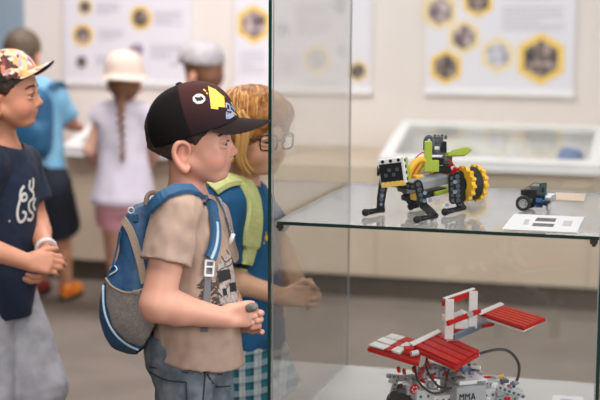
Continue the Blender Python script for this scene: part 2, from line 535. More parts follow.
def eyes(c, R, s, parent, iris=(70, 55, 42), h=.0102):
    L = hf(c, R, s)
    for y in (-1, 1):
        mb = MB()
        ec = L(.0684, y * .029, .0015)
        mb.ball(ec, .0116 * s, R @ np.array([[0, 0, 1], [1, 0, 0], [0, 1, 0]], float), 20, 24)
        for i, f in enumerate(mb.f):
            p = np.mean([mb.v[j] for j in f], 0) - ec
            a = math.acos(max(-1, min(1, nrm(p).dot(R[:, 0]))))
            mb.m[i] = 2 if a < .42 else 1 if a < .78 else 0
        mb.build('eye', [M['eyewhite'], M['iris'], M['pupil']], parent, smooth='all')
def brows(c, R, s, parent, m):
    L = hf(c, R, s)
    for y in (-1, 1):
        pts = curve_pts([L(.079, y * .013, .0225), L(.0795, y * .026, .0275), L(.072, y * .040, .0255), L(.062, y * .049, .019)], 12)
        mb = MB(); mb.tube(pts, list(np.array([.0022, .003, .0032, .0034, .0034, .0033, .0031, .0029, .0026, .0022, .0018, .001]) * s), 6)
        mb.build('eyebrow', m, parent, smooth='all')
        lash = curve_pts([L(.0795, y * .0165, .0035), L(.0828, y * .024, .0080), L(.0815, y * .033, .0085), L(.073, y * .0425, .0040)], 10)
        mb = MB(); mb.tube(lash, [.0006, .0011, .0014, .0015, .0016, .0016, .0015, .0013, .001, .0006], 6)
        mb.build('eyelashes', M['pupil'], parent, smooth='all')

def face_color(c, R, s, base, lip, extra=None):
    b = np.array(lin(*base)); lp = np.array(lin(*lip)); L = hf(c, R, s)
    red = np.array(lin(min(255, base[0] + 2), base[1] - 28, base[2] - 22))
    def fn(P, N):
        q = ((P - np.asarray(c)) @ R) / s
        out = np.tile(b, (len(P), 1))
        def mixin(w, col):
            out[:] = out * (1 - w[:, None]) + col * w[:, None]
        for y in (-1, 1):
            mixin(.5 * np.exp(-(((q[:, 0] - .055) / .03) ** 2 + ((q[:, 1] - y * .042) / .024) ** 2 + ((q[:, 2] + .034) / .02) ** 2)), red)
            mixin(.6 * np.exp(-(((q[:, 0] + .012) / .03) ** 2 + ((q[:, 1] - y * .082) / .012) ** 2 + ((q[:, 2] + .022) / .035) ** 2)), red)
        mixin(.4 * np.exp(-(((q[:, 0] - .10) / .012) ** 2 + (q[:, 1] / .015) ** 2 + ((q[:, 2] + .02) / .012) ** 2)), red)
        mixin(.85 * (np.clip(1.6 - np.sqrt(((q[:, 0] - .085) / .016) ** 2 + (q[:, 1] / .019) ** 2 + ((q[:, 2] + .0475) / .0085) ** 2) * 1.2, 0, 1)), lp)
        if extra is not None: extra(out, P, N)
        return out
    return fn

def torso(F, N, H, R, g=1., inf=0., k=.03, narrow=1., **kw):
    f, l, u = R[:, 0], R[:, 1], R[:, 2]
    A = nrm(np.asarray(N) - np.asarray(H)); l2 = nrm(l - A * l.dot(A)); f2 = np.cross(l2, A); RR = np.stack([f2, l2, A], 1)
    d = np.linalg.norm(np.asarray(N) - np.asarray(H))
    at = lambda t, x=0: lerp(np.asarray(N), np.asarray(H), t) + f2 * x
    F.ell(at(.26, .004), V3(.076 * g + inf, .108 * g * narrow + inf, d * .28 + inf), RR, k, **kw)
    F.ell(at(.50, .010), V3(.080 * g + inf, .098 * g + inf, d * .30 + inf), RR, k, **kw)
    F.ell(at(.74, .012), V3(.084 * g + inf, .096 * g + inf, d * .30 + inf), RR, k, **kw)
    F.ell(at(.98), V3(.086 * g + inf, .104 * g + inf, .085 * g + inf), RR, k, **kw)
    return RR

def baseball_cap(c, R, s, parent, mats, colorfn=None, tilt=.25, brimpitch=-.12, brimlen=.072, h=.0035, rad=(.104, .086, .104), lowc=.03, cutz=-.012, squash=1., name='baseball_cap', brim_mat=None, under=None, capx=-.008, droop=.03):
    l = R[:, 1]
    f = R[:, 0] * math.cos(tilt) + R[:, 2] * math.sin(tilt); u = np.cross(f, l)
    Q = np.stack([f, l, u], 1); K = hf(np.asarray(c) + s * R @ V3(capx, 0, lowc), Q, s)
    cc = K(0, 0, 0); r = V3(*rad) * s
    F = Field(cc - .16, cc + .16, h)
    F.ell(cc, r, Q, .005, pw=2.35)
    F.ell(cc, r - .0045, Q, .002, sub=True, pw=2.35)
    F.cut(K(0, 0, cutz), -u)
    crown = organic(name, F, mats, parent, relax_=1, color=(lambda P, N: colorfn(((P - cc) @ Q) / s, P)) if colorfn else None)
    # brim
    bd = R[:, 0] * math.cos(brimpitch) + R[:, 2] * math.sin(brimpitch)
    ns, nr = 26, 8; vs = []; A = 1.12
    for i in range(ns + 1):
        a = (i / ns * 2 - 1) * A
        inner = K(rad[0] * .985 * math.cos(a), rad[1] * .985 * math.sin(a), cutz + .002)
        side = math.sin(a) / math.sin(A)
        ln = brimlen * s * (math.sqrt(max(0, 1 - abs(side) ** 2.6)))
        for j in range(nr + 1):
            t = j / nr
            p = inner + bd * ln * t + l * side * .004 * s * t
            p = p - R[:, 2] * s * droop * (side ** 2) * t * (ln / (brimlen * s)) ** .6
            vs.append(p)
    top = [p + R[:, 2] * .0022 * s for p in vs]; n = nr + 1; m = len(vs)
    mb = MB(); fs = []
    for i in range(ns):
        for j in range(nr):
            q = (i * n + j, (i + 1) * n + j, (i + 1) * n + j + 1, i * n + j + 1)
            fs.append(tuple(x + m for x in q))
    mb.v = [tuple(p) for p in vs + top]; mb.f = list(fs); mb.m = [0] * len(fs)
    low = []
    for i in range(ns):
        for j in range(nr):
            q = (i * n + j, (i + 1) * n + j, (i + 1) * n + j + 1, i * n + j + 1); low.append(q[::-1])
    mb.f += low; mb.m += [1] * len(low)
    rim = [i * n + nr for i in range(ns + 1)]
    e = [(rim[i], rim[i + 1], rim[i + 1] + m, rim[i] + m) for i in range(ns)]
    mb.f += e; mb.m += [1] * len(e)
    mb.build('brim', [brim_mat or mats, under or brim_mat or mats], crown, smooth='all')
    b = MB(); b.ball(K(0, 0, rad[2] + .001), (.008 * s, .008 * s, .004 * s), Q); b.build('top_button', under or brim_mat or mats, crown, smooth='all')
    return crown, K, Q

def shoe(ank, fwd, g, parent, m, sole):
    f = nrm(V3(fwd[0], fwd[1], 0)); l = np.cross(UP, f); p = V3(ank[0], ank[1], 0)
    F = Field(p - .2, p + .2, .006)
    F.ell(p + f * .075 * g + UP * .032 * g, V3(.075, .038, .034) * g, np.stack([f, l, UP], 1), .02)
    F.ell(p + f * .0 * g + UP * .045 * g, V3(.048, .034, .052) * g, np.stack([f, l, UP], 1), .02)
    F.cut(p + UP * .012, -UP)
    o = organic('shoe', F, m, parent)
    mb = MB(); ring = []
    for i in range(24):
        a = 2 * math.pi * i / 24
        ring.append(p + f * (.045 + .112 * math.cos(a)) * g + l * (.038 + .004 * math.cos(a)) * math.sin(a) * g)
    mb.prism(ring, UP * .016); mb.build('sole', sole, o)

def limbs(J, side):
    return J['sh' + side], J['el' + side], J['wr' + side]

def make_person(J, g, skin, lip, label, h=.005, fine=(), hands=None, face=True, skin_name='skin', group=None, rarm=(.040, .033, .032, .021), extra=None, neck=.038, ears=True, tg=None, legr=.066):
    """one continuous body from head to feet"""
    pts = [np.asarray(J[k]) for k in J if k not in ('R', 'HR', 'hs')]
    lo = np.min(pts, 0) - .16; hi = np.max(pts, 0) + .16; lo[2] = -.01; hi[2] = J['hd'][2] + .15
    F = Field(lo, hi, h, fine)
    if face: L = head_shape(F, J['hd'], J['HR'], J['hs'], ears)
    else:
        L = hf(J['hd'], J['HR'], J['hs']); F.ell(L(-.01, 0, .03), V3(.09, .074, .078) * J['hs'], J['HR'], .01); F.ell(L(.026, 0, -.03), V3(.055, .055, .06) * J['hs'], J['HR'], .02)
        for y in (-1, 1): F.ell(L(-.01, y * .073, -.022), V3(.018, .008, .03) * J['hs'], J['HR'], .006)
        F.ell(L(.085, 0, -.018), V3(.014, .01, .014) * J['hs'], J['HR'], .01)
    N, H = np.asarray(J['N']), np.asarray(J['H'])
    F.cap(L(-.016, 0, -.045), N - UP * .01, neck * g, (neck + .006) * g, .02)
    torso(F, N, H, J['R'], tg or g)
    for sd in 'rl':
        sh, el, wr = limbs(J, sd)
        F.cap(N, sh, .034 * g, .040 * g, .03)
        F.cap(sh, el, rarm[0] * g, rarm[1] * g, .02)
        mid = lerp(el, wr, .3)
        F.cap(el, mid, rarm[1] * g, rarm[2] * g, .015); F.cap(mid, wr, rarm[2] * g, rarm[3] * g, .015)
        hi_, kn, an = J['hip' + sd], J['kn' + sd], J['an' + sd]
        F.cap(hi_, kn, legr * g, .044 * g, .03)
        cf = lerp(kn, an, .3)
        F.cap(kn, cf, .042 * g, .042 * g, .02); F.cap(cf, an, .042 * g, .027 * g, .02)
        ft = np.asarray(J['ft' + sd])
        F.cap(an - UP * .02 * g, ft, .026 * g, .02 * g, .02)
        if hands and sd in hands:
            hand_shape(F, wr, *hands[sd][0], **hands[sd][1])
    base = V3((J['anr'][0] + J['anl'][0]) / 2, (J['anr'][1] + J['anl'][1]) / 2, 0)
    o = organic('person', F, skin_mat(skin_name, skin), None, base, relax_=2, color=face_color(J['hd'], J['HR'], J['hs'], skin, lip, extra))
    tag(o, label, 'person', group)
    return o

def shirt(J, g, parent, material, hem, hemn=(0, 0, -1), inf=.014, sleeve=.75, slr=(.052, .056), h=.0045, disp=None, color=None, name='t_shirt', necklow=0., drape=None, fine=(), loose=None, nk=.052, sleeves='rl'):
    N, H = np.asarray(J['N']), np.asarray(J['H'])
    pts = [N + UP * .03, H - UP * .12] + [J['sh' + s] for s in 'rl'] + [lerp(J['sh' + s], J['el' + s], sleeve) for s in 'rl']
    lo = np.min(pts, 0) - .16; hi = np.max(pts, 0) + .16
    F = Field(lo, hi, h, fine)
    RR = torso(F, N, H, J['R'], g, inf)
    if drape is not None: drape(F, RR)
    F.cut(np.asarray(hem), hemn)
    for sd in 'rl':
        sh, el = np.asarray(J['sh' + sd]), np.asarray(J['el' + sd])
        F.cap(N - UP * .012, sh, .036 * g + inf, .040 * g + inf, .03)
        if sd in sleeves:
            F.cap(sh, lerp(sh, el, sleeve), slr[0] * g, slr[1] * g, .022, flat=True)
    # neck opening
    F.cut(N + UP * (.026 - necklow) * g, nrm(UP + J['R'][:, 0] * .35), lo=N - V3(.09, .09, .02), hi=N + V3(.09, .09, .2))
    F.cap(N - UP * .02 + J['R'][:, 0] * .006, N + UP * .12, nk * g, nk * g, .006, sub=True)
    return organic(name, F, material, parent, disp=disp, color=color, relax_=1)

def shorts(J, g, parent, material, legs=.85, inf=.02, r=(.078, .088), h=.006, disp=None, color=None, name='shorts', top=.07, fine=()):
    H = np.asarray(J['H'])
    ends = [lerp(np.asarray(J['hip' + s]), np.asarray(J['kn' + s]), legs) for s in 'rl'] if legs <= 1 else [lerp(np.asarray(J['kn' + s]), np.asarray(J['an' + s]), legs - 1) for s in 'rl']
    pts = [H + UP * .12] + ends + [J['hipr'], J['hipl']]
    lo = np.min(pts, 0) - .17; hi = np.max(pts, 0) + .17
    F = Field(lo, hi, h, fine)
    R = J['R']
    F.ell(H, V3(.088 * g + inf, .106 * g + inf, .10 * g + inf), R, .02)
    F.cap(H, H + UP * .06, .085 * g + inf * .6, .082 * g + inf * .6, .03)
    for sd, e in zip('rl', ends):
        hp, kn = np.asarray(J['hip' + sd]), np.asarray(J['kn' + sd])
        if legs > 1:
            F.cap(hp, kn, r[0] * g, r[1] * g, .02); F.cap(kn, e, r[1] * g, r[1] * g * .92, .015, flat=True)
        else: F.cap(hp, e, r[0] * g, r[1] * g, .02, flat=True)
    F.cut(H + UP * top * g, UP)
    return organic(name, F, material, parent, disp=disp, color=color, relax_=1)

def under_cap_hair(J, parent, m, low=-.055, h=.003, puff=0.):
    L = hf(J['hd'], J['HR'], J['hs']); s = J['hs']; R = J['HR']
    F = Field(L(0, 0, 0) - .16, L(0, 0, 0) + .16, h)
    F.ell(L(-.013, 0, .032), V3(.0955 + puff, .0775 + puff, .080 + puff) * s, R, .01)
    F.ell(L(-.045, 0, -.02), V3(.055 + puff, .060 + puff, .05) * s, R, .02)
    F.ell(L(.092, 0, -.03), V3(.094, .12, .085) * s, R, .01, sub=True)
    for y in (-1, 1): F.ell(L(.000, y * .085, -.030), V3(.030, .030, .042) * s, R, .006, sub=True)
    F.cut(L(0, 0, low), -R[:, 2] - R[:, 0] * .35)
    sc = 260
    return organic('hair', F, m, parent, disp=wrinkle(sc, .0022, (1, 1, .35)))
# ================================================================== shared materials
M = {}
M['eyewhite'] = mat('eye_white', (150, 140, 134), .15)
M['iris'] = mat('iris', (62, 48, 38), .15)
M['pupil'] = mat('pupil', (14, 12, 12), .15)
M['hair_dark'] = mat('dark_brown_hair', (40, 28, 22), .55, noise_=(180, (70, 50, 38), .4, .7), bump=(500, .5))
M['hair_mid'] = mat('brown_hair', (92, 74, 56), .6, noise_=(90, (60, 48, 36), .4, .7), bump=(400, .5))
M['hair_braid'] = mat('chestnut_hair', (122, 80, 52), .55, noise_=(90, (86, 54, 36), .4, .7), bump=(400, .5))
M['hair_blond'] = mat('blond_hair', (184, 122, 56), .55, noise_=(70, (140, 86, 36), .42, .62), bump=(600, .5))
M['hair_pale'] = mat('pale_blond_hair', (216, 164, 96), .5, bump=(600, .5))
M['tee_tan'] = mat('tan_jersey', (176, 150, 134), .85, noise_=(14, (158, 134, 120), .4, .7), bump=(700, .15), vcol=False)
M['denim'] = mat('grey_denim', (84, 94, 106), .85, noise_=(26, (122, 130, 136), .42, .72), bump=(900, .35))
M['cap_dark'] = mat('dark_cap_cloth', (30, 24, 24), .9, vcol=True, spec=.2, bump=(1200, .25))
M['brim_brown'] = mat('brown_brim_cloth', (30, 20, 19), .9, spec=.2, bump=(1200, .2))
M['brim_under'] = mat('black_brim_lining', (22, 20, 20), .8)
M['pack_blue'] = mat('blue_pack_nylon', (32, 78, 116), .6, noise_=(30, (22, 58, 92), .4, .7), bump=(900, .2))
M['strap_blue'] = mat('blue_strap_padding', (36, 84, 122), .6, bump=(900, .25))
M['strap_bright'] = mat('bright_blue_webbing', (34, 84, 152), .6)
M['trim_pale'] = mat('pale_blue_piping', (176, 200, 214), .5)
M['trim_tan'] = mat('tan_webbing', (150, 134, 118), .75, bump=(900, .3))
M['web_grey'] = mat('grey_webbing', (112, 112, 116), .8, bump=(900, .4))
M['plastic_white'] = mat('white_plastic', (226, 228, 230), .35)
M['plastic_black'] = mat('black_plastic', (22, 23, 25), .35)
M['print_black'] = mat('black_print', (28, 26, 28), .8)
M['print_dark'] = mat('dark_taupe_print', (74, 60, 54), .85)
M['print_white'] = mat('white_print', (222, 222, 220), .8)
M['print_yellow'] = mat('yellow_print', (236, 200, 78), .6)
M['print_blue'] = mat('pale_blue_print', (150, 160, 190), .7)
M['stone'] = mat('grey_stone', (128, 120, 116), .8, noise_=(120, (88, 84, 82), .4, .7))
M['tee_blue'] = mat('blue_jersey', (32, 98, 146), .85, noise_=(12, (24, 82, 126), .4, .7), bump=(700, .15))
M['strap_green'] = mat('lime_strap_padding', (218, 225, 152), .75, noise_=(60, (204, 213, 138), .4, .7), bump=(700, .3))
M['tee_navy'] = mat('navy_jersey', (24, 38, 64), .85, noise_=(12, (17, 28, 48), .4, .7), bump=(700, .15))
M['shorts_grey'] = mat('pale_grey_twill', (176, 176, 184), .85, noise_=(16, (152, 152, 162), .4, .7), bump=(700, .2))
M['tee_sky'] = mat('light_blue_jersey', (128, 178, 206), .85, noise_=(12, (104, 156, 190), .4, .7))
M['shorts_dark'] = mat('dark_navy_twill', (24, 30, 44), .85)
M['pack_teal'] = mat('teal_pack_nylon', (22, 84, 122), .65, noise_=(20, (16, 62, 96), .4, .7))
M['shoe_orange'] = mat('orange_shoe_mesh', (214, 92, 30), .6, noise_=(30, (240, 160, 40), .48, .6))
M['shoe_red'] = mat('dark_red_shoe_mesh', (120, 34, 30), .6)
M['shoe_dark'] = mat('dark_shoe_leather', (36, 36, 42), .6)
M['sole_dark'] = mat('dark_rubber_sole', (34, 32, 32), .8)
M['sole_pale'] = mat('pale_rubber_sole', (190, 186, 180), .8)
M['lavender'] = mat('pale_lavender_cotton', (192, 184, 198), .9, noise_=(14, (204, 196, 208), .4, .7))
M['pink'] = mat('pink_cotton', (232, 170, 184), .9)
M['straw'] = mat('cream_hat_cloth', (206, 187, 175), .9, noise_=(50, (194, 175, 163), .4, .7))
M['cap_pale'] = mat('pale_grey_cap_cloth', (180, 176, 178), .9, noise_=(30, (160, 156, 160), .4, .7))
M['tee_white'] = mat('white_cotton', (222, 218, 216), .9)
M['frame_black'] = mat('black_spectacle_frame', (20, 20, 24), .25)
M['glass'] = glass_mat('clear_glass')
M['glass_side'] = glass_mat('mirrory_side_glass', r0=.20)

def plaid_mat():
    m = bpy.data.materials.new('teal_plaid_cotton'); m.use_nodes = True
    nt = m.node_tree; b = nt.nodes['Principled BSDF']; b.inputs['Roughness'].default_value = .85
    tc = nt.nodes.new('ShaderNodeTexCoord')
    mp = nt.nodes.new('ShaderNodeMapping'); mp.inputs['Rotation'].default_value = (0, math.radians(4), -YAW + .25)
    nt.links.new(tc.outputs['Object'], mp.inputs[0])
    sp = nt.nodes.new('ShaderNodeSeparateXYZ'); nt.links.new(mp.outputs[0], sp.inputs[0])
    def mth(op, a, b_=None, c=None):
        n = nt.nodes.new('ShaderNodeMath'); n.operation = op
        for i, x in enumerate((a, b_, c)):
            if x is None: continue
            if isinstance(x, (int, float)): n.inputs[i].default_value = x
            else: nt.links.new(x, n.inputs[i])
        return n.outputs[0]
    def band(src, period, off, w):
        fr = mth('FRACT', mth('ADD', mth('DIVIDE', src, period), off))
        return mth('LESS_THAN', mth('ABSOLUTE', mth('SUBTRACT', fr, .5)), w)
    col = None
    def layer(prev, fac, rgb, amt):
        n = nt.nodes.new('ShaderNodeMix'); n.data_type = 'RGBA'
        nt.links.new(mth('MULTIPLY', fac, amt), n.inputs[0])
        if prev is None: n.inputs[6].default_value = (*lin(24, 112, 128), 1)
        else: nt.links.new(prev, n.inputs[6])
        n.inputs[7].default_value = (*lin(*rgb), 1)
        return n.outputs[2]
    X, Z = sp.outputs[0], sp.outputs[2]
    for src, am in ((X, 1.), (Z, .55)):
        col = layer(col, band(src, .036, .1, .22), (206, 216, 220), .66 * am)
        col = layer(col, band(src, .036, .42, .12), (18, 44, 66), .6 * am)
    col = layer(col, band(X, .036, .02, .05), (190, 130, 130), .5)
    nt.links.new(col, b.inputs['Base Color'])
    return m
M['plaid'] = plaid_mat()

def mesh_pocket_mat():
    m = bpy.data.materials.new('grey_stretch_mesh'); m.use_nodes = True
    nt = m.node_tree; b = nt.nodes['Principled BSDF']; b.inputs['Roughness'].default_value = .8
    tc = nt.nodes.new('ShaderNodeTexCoord')
    v = nt.nodes.new('ShaderNodeTexVoronoi'); v.inputs['Scale'].default_value = 520
    nt.links.new(tc.outputs['Object'], v.inputs['Vector'])
    r = nt.nodes.new('ShaderNodeValToRGB'); nt.links.new(v.outputs['Distance'], r.inputs[0])
    r.color_ramp.elements[0].position = .25; r.color_ramp.elements[0].color = (*lin(70, 70, 74), 1)
    r.color_ramp.elements[1].position = .55; r.color_ramp.elements[1].color = (*lin(126, 118, 113), 1)
    nt.links.new(r.outputs[0], b.inputs['Base Color'])
    return m
M['pocket_mesh'] = mesh_pocket_mat()

def blotch_mat():
    m = bpy.data.materials.new('printed_cap_cloth'); m.use_nodes = True
    nt = m.node_tree; b = nt.nodes['Principled BSDF']; b.inputs['Roughness'].default_value = .75
    tc = nt.nodes.new('ShaderNodeTexCoord')
    n0 = nt.nodes.new('ShaderNodeTexNoise'); n0.inputs['Scale'].default_value = 30
    nt.links.new(tc.outputs['Object'], n0.inputs['Vector'])
    ad = nt.nodes.new('ShaderNodeVectorMath'); ad.operation = 'MULTIPLY_ADD'
    nt.links.new(n0.outputs['Color'], ad.inputs[0]); ad.inputs[1].default_value = (.03, .03, .03)
    nt.links.new(tc.outputs['Object'], ad.inputs[2])
    v = nt.nodes.new('ShaderNodeTexVoronoi'); v.inputs['Scale'].default_value = 58
    nt.links.new(ad.outputs[0], v.inputs['Vector'])
    r = nt.nodes.new('ShaderNodeValToRGB'); r.color_ramp.interpolation = 'CONSTANT'
    sp = nt.nodes.new('ShaderNodeSeparateColor'); nt.links.new(v.outputs['Color'], sp.inputs[0]); nt.links.new(sp.outputs[0], r.inputs[0])
    cols = [(236, 206, 168), (214, 134, 104), (240, 224, 200), (150, 74, 62), (228, 176, 120), (176, 164, 190), (92, 52, 48), (236, 196, 150)]
    while len(r.color_ramp.elements) < len(cols): r.color_ramp.elements.new(.5)
    for i, c in enumerate(cols):
        r.color_ramp.elements[i].position = i / len(cols); r.color_ramp.elements[i].color = (*lin(*c), 1)
    nt.links.new(r.outputs[0], b.inputs['Base Color'])
    return m
M['blotch'] = blotch_mat()
# ================================================================== the room
WALLY = 7.5
M['wall'] = mat('painted_wall', (226, 217, 212), .9, noise_=(1.2, (222, 212, 208), .4, .7))
M['floor'] = mat('grey_brown_carpet', (122, 110, 101), .95, noise_=(3.5, (108, 98, 90), .35, .7), bump=(220, .4))
M['bench'] = mat('beige_laminate', (204, 186, 165), .55, noise_=(2.2, (194, 176, 156), .4, .7))
M['kick'] = mat('dark_plinth_laminate', (84, 74, 64), .6)
M['white_lam'] = mat('white_laminate', (236, 234, 234), .4)
M['door_blue'] = mat('blue_grey_door_paint', (140, 158, 172), .6)
M['poster'] = mat('white_poster_print', (226, 222, 230), .5)
M['rail'] = mat('white_poster_rail', (240, 238, 240), .4)
M['hex_yellow'] = mat('yellow_print_border', (240, 202, 104), .6)
M['hex_cream'] = mat('pale_yellow_print_border', (238, 214, 158), .6)
M['text_grey'] = mat('grey_print_text', (188, 184, 194), .6)
def photo_mat(name, a, b, c):
    m = bpy.data.materials.new(name); m.use_nodes = True
    nt = m.node_tree; p = nt.nodes['Principled BSDF']; p.inputs['Roughness'].default_value = .5
    tc = nt.nodes.new('ShaderNodeTexCoord'); n = nt.nodes.new('ShaderNodeTexNoise'); n.inputs['Scale'].default_value = 22; n.inputs['Detail'].default_value = 5
    nt.links.new(tc.outputs['Object'], n.inputs['Vector'])
    r = nt.nodes.new('ShaderNodeValToRGB'); nt.links.new(n.outputs['Fac'], r.inputs[0])
    r.color_ramp.elements[0].position = .36; r.color_ramp.elements[0].color = (*lin(*a), 1)
    r.color_ramp.elements[1].position = .64; r.color_ramp.elements[1].color = (*lin(*c), 1)
    e = r.color_ramp.elements.new(.5); e.color = (*lin(*b), 1)
    nt.links.new(r.outputs[0], p.inputs['Base Color'])
    return m
M['ph1'] = photo_mat('brown_photo_print', (78, 66, 74), (150, 128, 132), (206, 190, 186))
M['ph2'] = photo_mat('violet_photo_print', (90, 78, 96), (160, 140, 160), (210, 200, 214))
M['ph3'] = photo_mat('pale_photo_print', (130, 130, 146), (190, 188, 200), (220, 218, 226))
M['ph4'] = photo_mat('dark_photo_print', (44, 42, 46), (108, 92, 88), (176, 156, 150))

def struct(o):
    o['kind'] = 'structure'; return o
mb = MB(); mb.box((-8, -2.5, -.06), (5, WALLY, 0)); struct(mb.build('floor', M['floor'], base=(0, 3, -.06)))
mb = MB(); mb.box((-8, WALLY, -.06), (5, WALLY + .12, 2.9)); struct(mb.build('wall_back', M['wall'], base=(0, WALLY, -.06)))
xd = WY(25, 20, WALLY)[0]
mb = MB(); mb.box((xd - 1.0, WALLY - .045, .0), (xd, WALLY, 2.05)); dr = struct(mb.build('door_1', M['door_blue'], bevel=.004))
mb = MB(); mb.box((xd - .93, WALLY - .054, .15), (xd - .07, WALLY - .045, .95)); mb.box((xd - .93, WALLY - .054, 1.08), (xd - .07, WALLY - .045, 1.95)); mb.build('door_panel', M['door_blue'], dr, bevel=.004)
hd = V3(xd - .9, WALLY - .055, 1.0)
mb = MB(); mb.cyl(hd, hd + V3(0, -.05, 0), .012); mb.tube([hd + V3(0, -.05, 0), hd + V3(.12, -.05, 0)], .01); mb.build('door_handle', mat('brushed_steel', (170, 170, 172), .3, metal=1), dr, smooth=True)

# bench along the back wall
BX0, BX1, BY = -3.45, 1.6, 6.62
cb = empty('display_bench', (-1, BY + .4, 0))
tag(cb, 'long beige bench with a recessed dark plinth running along the white back wall', 'bench')
mb = MB(); mb.box((BX0, BY, .115), (BX1, WALLY - .002, .655)); mb.build('body', M['bench'], cb, bevel=.004)
M['joint'] = mat('beige_joint_strip', (170, 152, 132), .7)
for i in range(1, 5):
    x = BX0 + (BX1 - BX0) * i / 5; mb = MB(); mb.box((x - .003, BY - .0015, .12), (x + .003, BY + .002, .65)); mb.build('panel_joint', M['joint'], cb)
mb = MB(); mb.box((BX0 + .05, BY + .05, 0), (BX1 - .05, WALLY - .002, .115)); mb.build('plinth', M['kick'], cb)

def vitrine(name, x0, x1, label, low=.657):
    yf, yb, zf, zb = 6.555, 7.11, .704, .836
    r = empty(name, ((x0 + x1) / 2, (yf + yb) / 2, low)); tag(r, label, 'display case', 'sloping display cases on the bench')
    t = .018; fw = .058
    def top(x, q): return V3(x, lerp(yf, yb, q), lerp(zf, zb, q))
    m_ = MB()
    m_.box((x0, yf, low), (x1, yf + t, zf - .03)); m_.box((x0, yb - t, low), (x1, yb, zb - .03))
    for xa, xb in ((x0, x0 + t), (x1 - t, x1)):
        m_.prism([V3(xa, yf + t, low), V3(xa, yb - t, low), V3(xa, yb - t, zb - .034), V3(xa, yf + t, zf - .026)], V3(xb - xa, 0, 0))
    m_.box((x0 + t, yf + t, low), (x1 - t, yb - t, low + .012))
    m_.build('case_body', M['white_lam'], r)
    n = nrm(np.cross(V3(1, 0, 0), top(0, 1) - top(0, 0)))
    m_ = MB(); q = fw / .57
    for a, b, c, d in (((x0, 0), (x1, 0), (x1, q), (x0, q)), ((x0, 1 - q), (x1, 1 - q), (x1, 1), (x0, 1)), ((x0, q), (x0 + fw, q), (x0 + fw, 1 - q), (x0, 1 - q)), ((x1 - fw, q), (x1, q), (x1, 1 - q), (x1 - fw, 1 - q))):
        m_.prism([top(*a), top(*b), top(*c), top(*d)], -n * .028)
    m_.build('lid_frame', M['white_lam'], r)
    m_ = MB(); m_.prism([top(x0 + fw, q), top(x1 - fw, q), top(x1 - fw, 1 - q), top(x0 + fw, 1 - q)], -n * .006); m_.build('lid_glass', M['glass'], r)
    m_ = MB(); m_.prism([V3(x0 + t, yf + t, low + .0125), V3(x1 - t, yf + t, low + .0125), V3(x1 - t, yb - t, low + .0125), V3(x0 + t, yb - t, low + .0125)], V3(0, 0, .004))
    m_.build('lining', mat('grey_felt_lining', (196, 184, 178), .95), r)
    return r
vr = vitrine('display_case', -1.406, -.372, 'white framed sloping display case with a blue object inside, behind the glass cabinet')
vl = vitrine('display_case', -3.04, -1.98, 'white framed sloping display case the children with their backs turned lean over')
# things in the case
p = WY(571, 141, 6.85); p[2] = .674
F = Field(p - .12, p + .12, .005)
F.ell(p + V3(0, 0, .035), V3(.062, .045, .036), None, .01, pw=2.6); F.ell(p + V3(-.02, 0, .06), V3(.03, .028, .022), None, .01); F.cut(p + V3(0, 0, .001), V3(0, 0, -1))
tag(organic('model_boat', F, mat('blue_model_plastic', (52, 104, 176), .4)), 'rounded blue model lying in the white sloping case at the right', 'model')
for u, nm, lb, c in ((452, 'metal_plate', 'dark flat exhibit near the middle of the right sloping case', (110, 104, 104)), (410, 'paper_sheet', 'pale flat sheet at the left end of the right sloping case', (214, 206, 204))):
    p = WY(u, 143, 6.83); mb = MB(); mb.box((p[0] - .07, p[1] - .05, .6738), (p[0] + .07, p[1] + .05, .681)); tag(mb.build(nm, mat(nm + '_surface', c, .6), bevel=.002), lb, 'exhibit')

# posters
def hexa(cx, cy, r, rot=30, n=6): return [(cx + r * math.cos(math.radians(rot + 360 / n * i)), cy + r * math.sin(math.radians(rot + 360 / n * i))) for i in range(n)]
def poster(u0, u1, vtop, vbot, label, hexes, texts, rail=6):
    y = WALLY - .022
    a, b = WY(u0, vbot, y), WY(u1, vbot, y); zt = WY(u0, vtop, y)[2]; z0 = (a[2] + b[2]) / 2
    r = empty('poster', (lerp(a[0], b[0], .5), y, z0)); tag(r, label, 'poster', 'posters on the back wall')
    m_ = MB(); m_.box((a[0], y, z0), (b[0], WALLY - .001, zt)); m_.build('backing_board', M['poster'], r)
    if rail:
        zr = WY(u0, vbot - rail, y)[2] - WY(u0, vbot, y)[2]
        m_ = MB(); m_.box((a[0] - .004, y - .008, z0 - .004), (b[0] + .004, y + .01, z0 + zr)); m_.build('bottom_rail', M['rail'], r)
    k = (b[0] - a[0]) / (u1 - u0)
    for cx, cy, rr, ph, bd, n in hexes:
        c = WY(cx, cy, y)
        poly = lambda R_: [V3(c[0] + R_ * k * px_, y, c[2] + R_ * k * pz_) for px_, pz_ in hexa(0, 0, 1, 30, n)]
        m_ = MB(); m_.prism(poly(rr), V3(0, -.003, 0)); bo = m_.build('picture_border', M[bd], r)
        m_ = MB(); m_.prism([q + V3(0, -.003, 0) for q in poly(rr * .72)], V3(0, -.002, 0)); m_.build('picture', M[ph], bo)
    for tx, ty, tw, rows, dy in texts:
        m_ = MB()
        for i in range(rows):
            c = WY(tx, ty + i * dy, y); ln = tw * (1, .94, .98, .6)[i % 4]
            m_.box((c[0], y - .002, c[2] - .004), (c[0] + ln * k, y, c[2] + .004))
        m_.build('text_block', M['text_grey'], r)['kind'] = 'stuff'
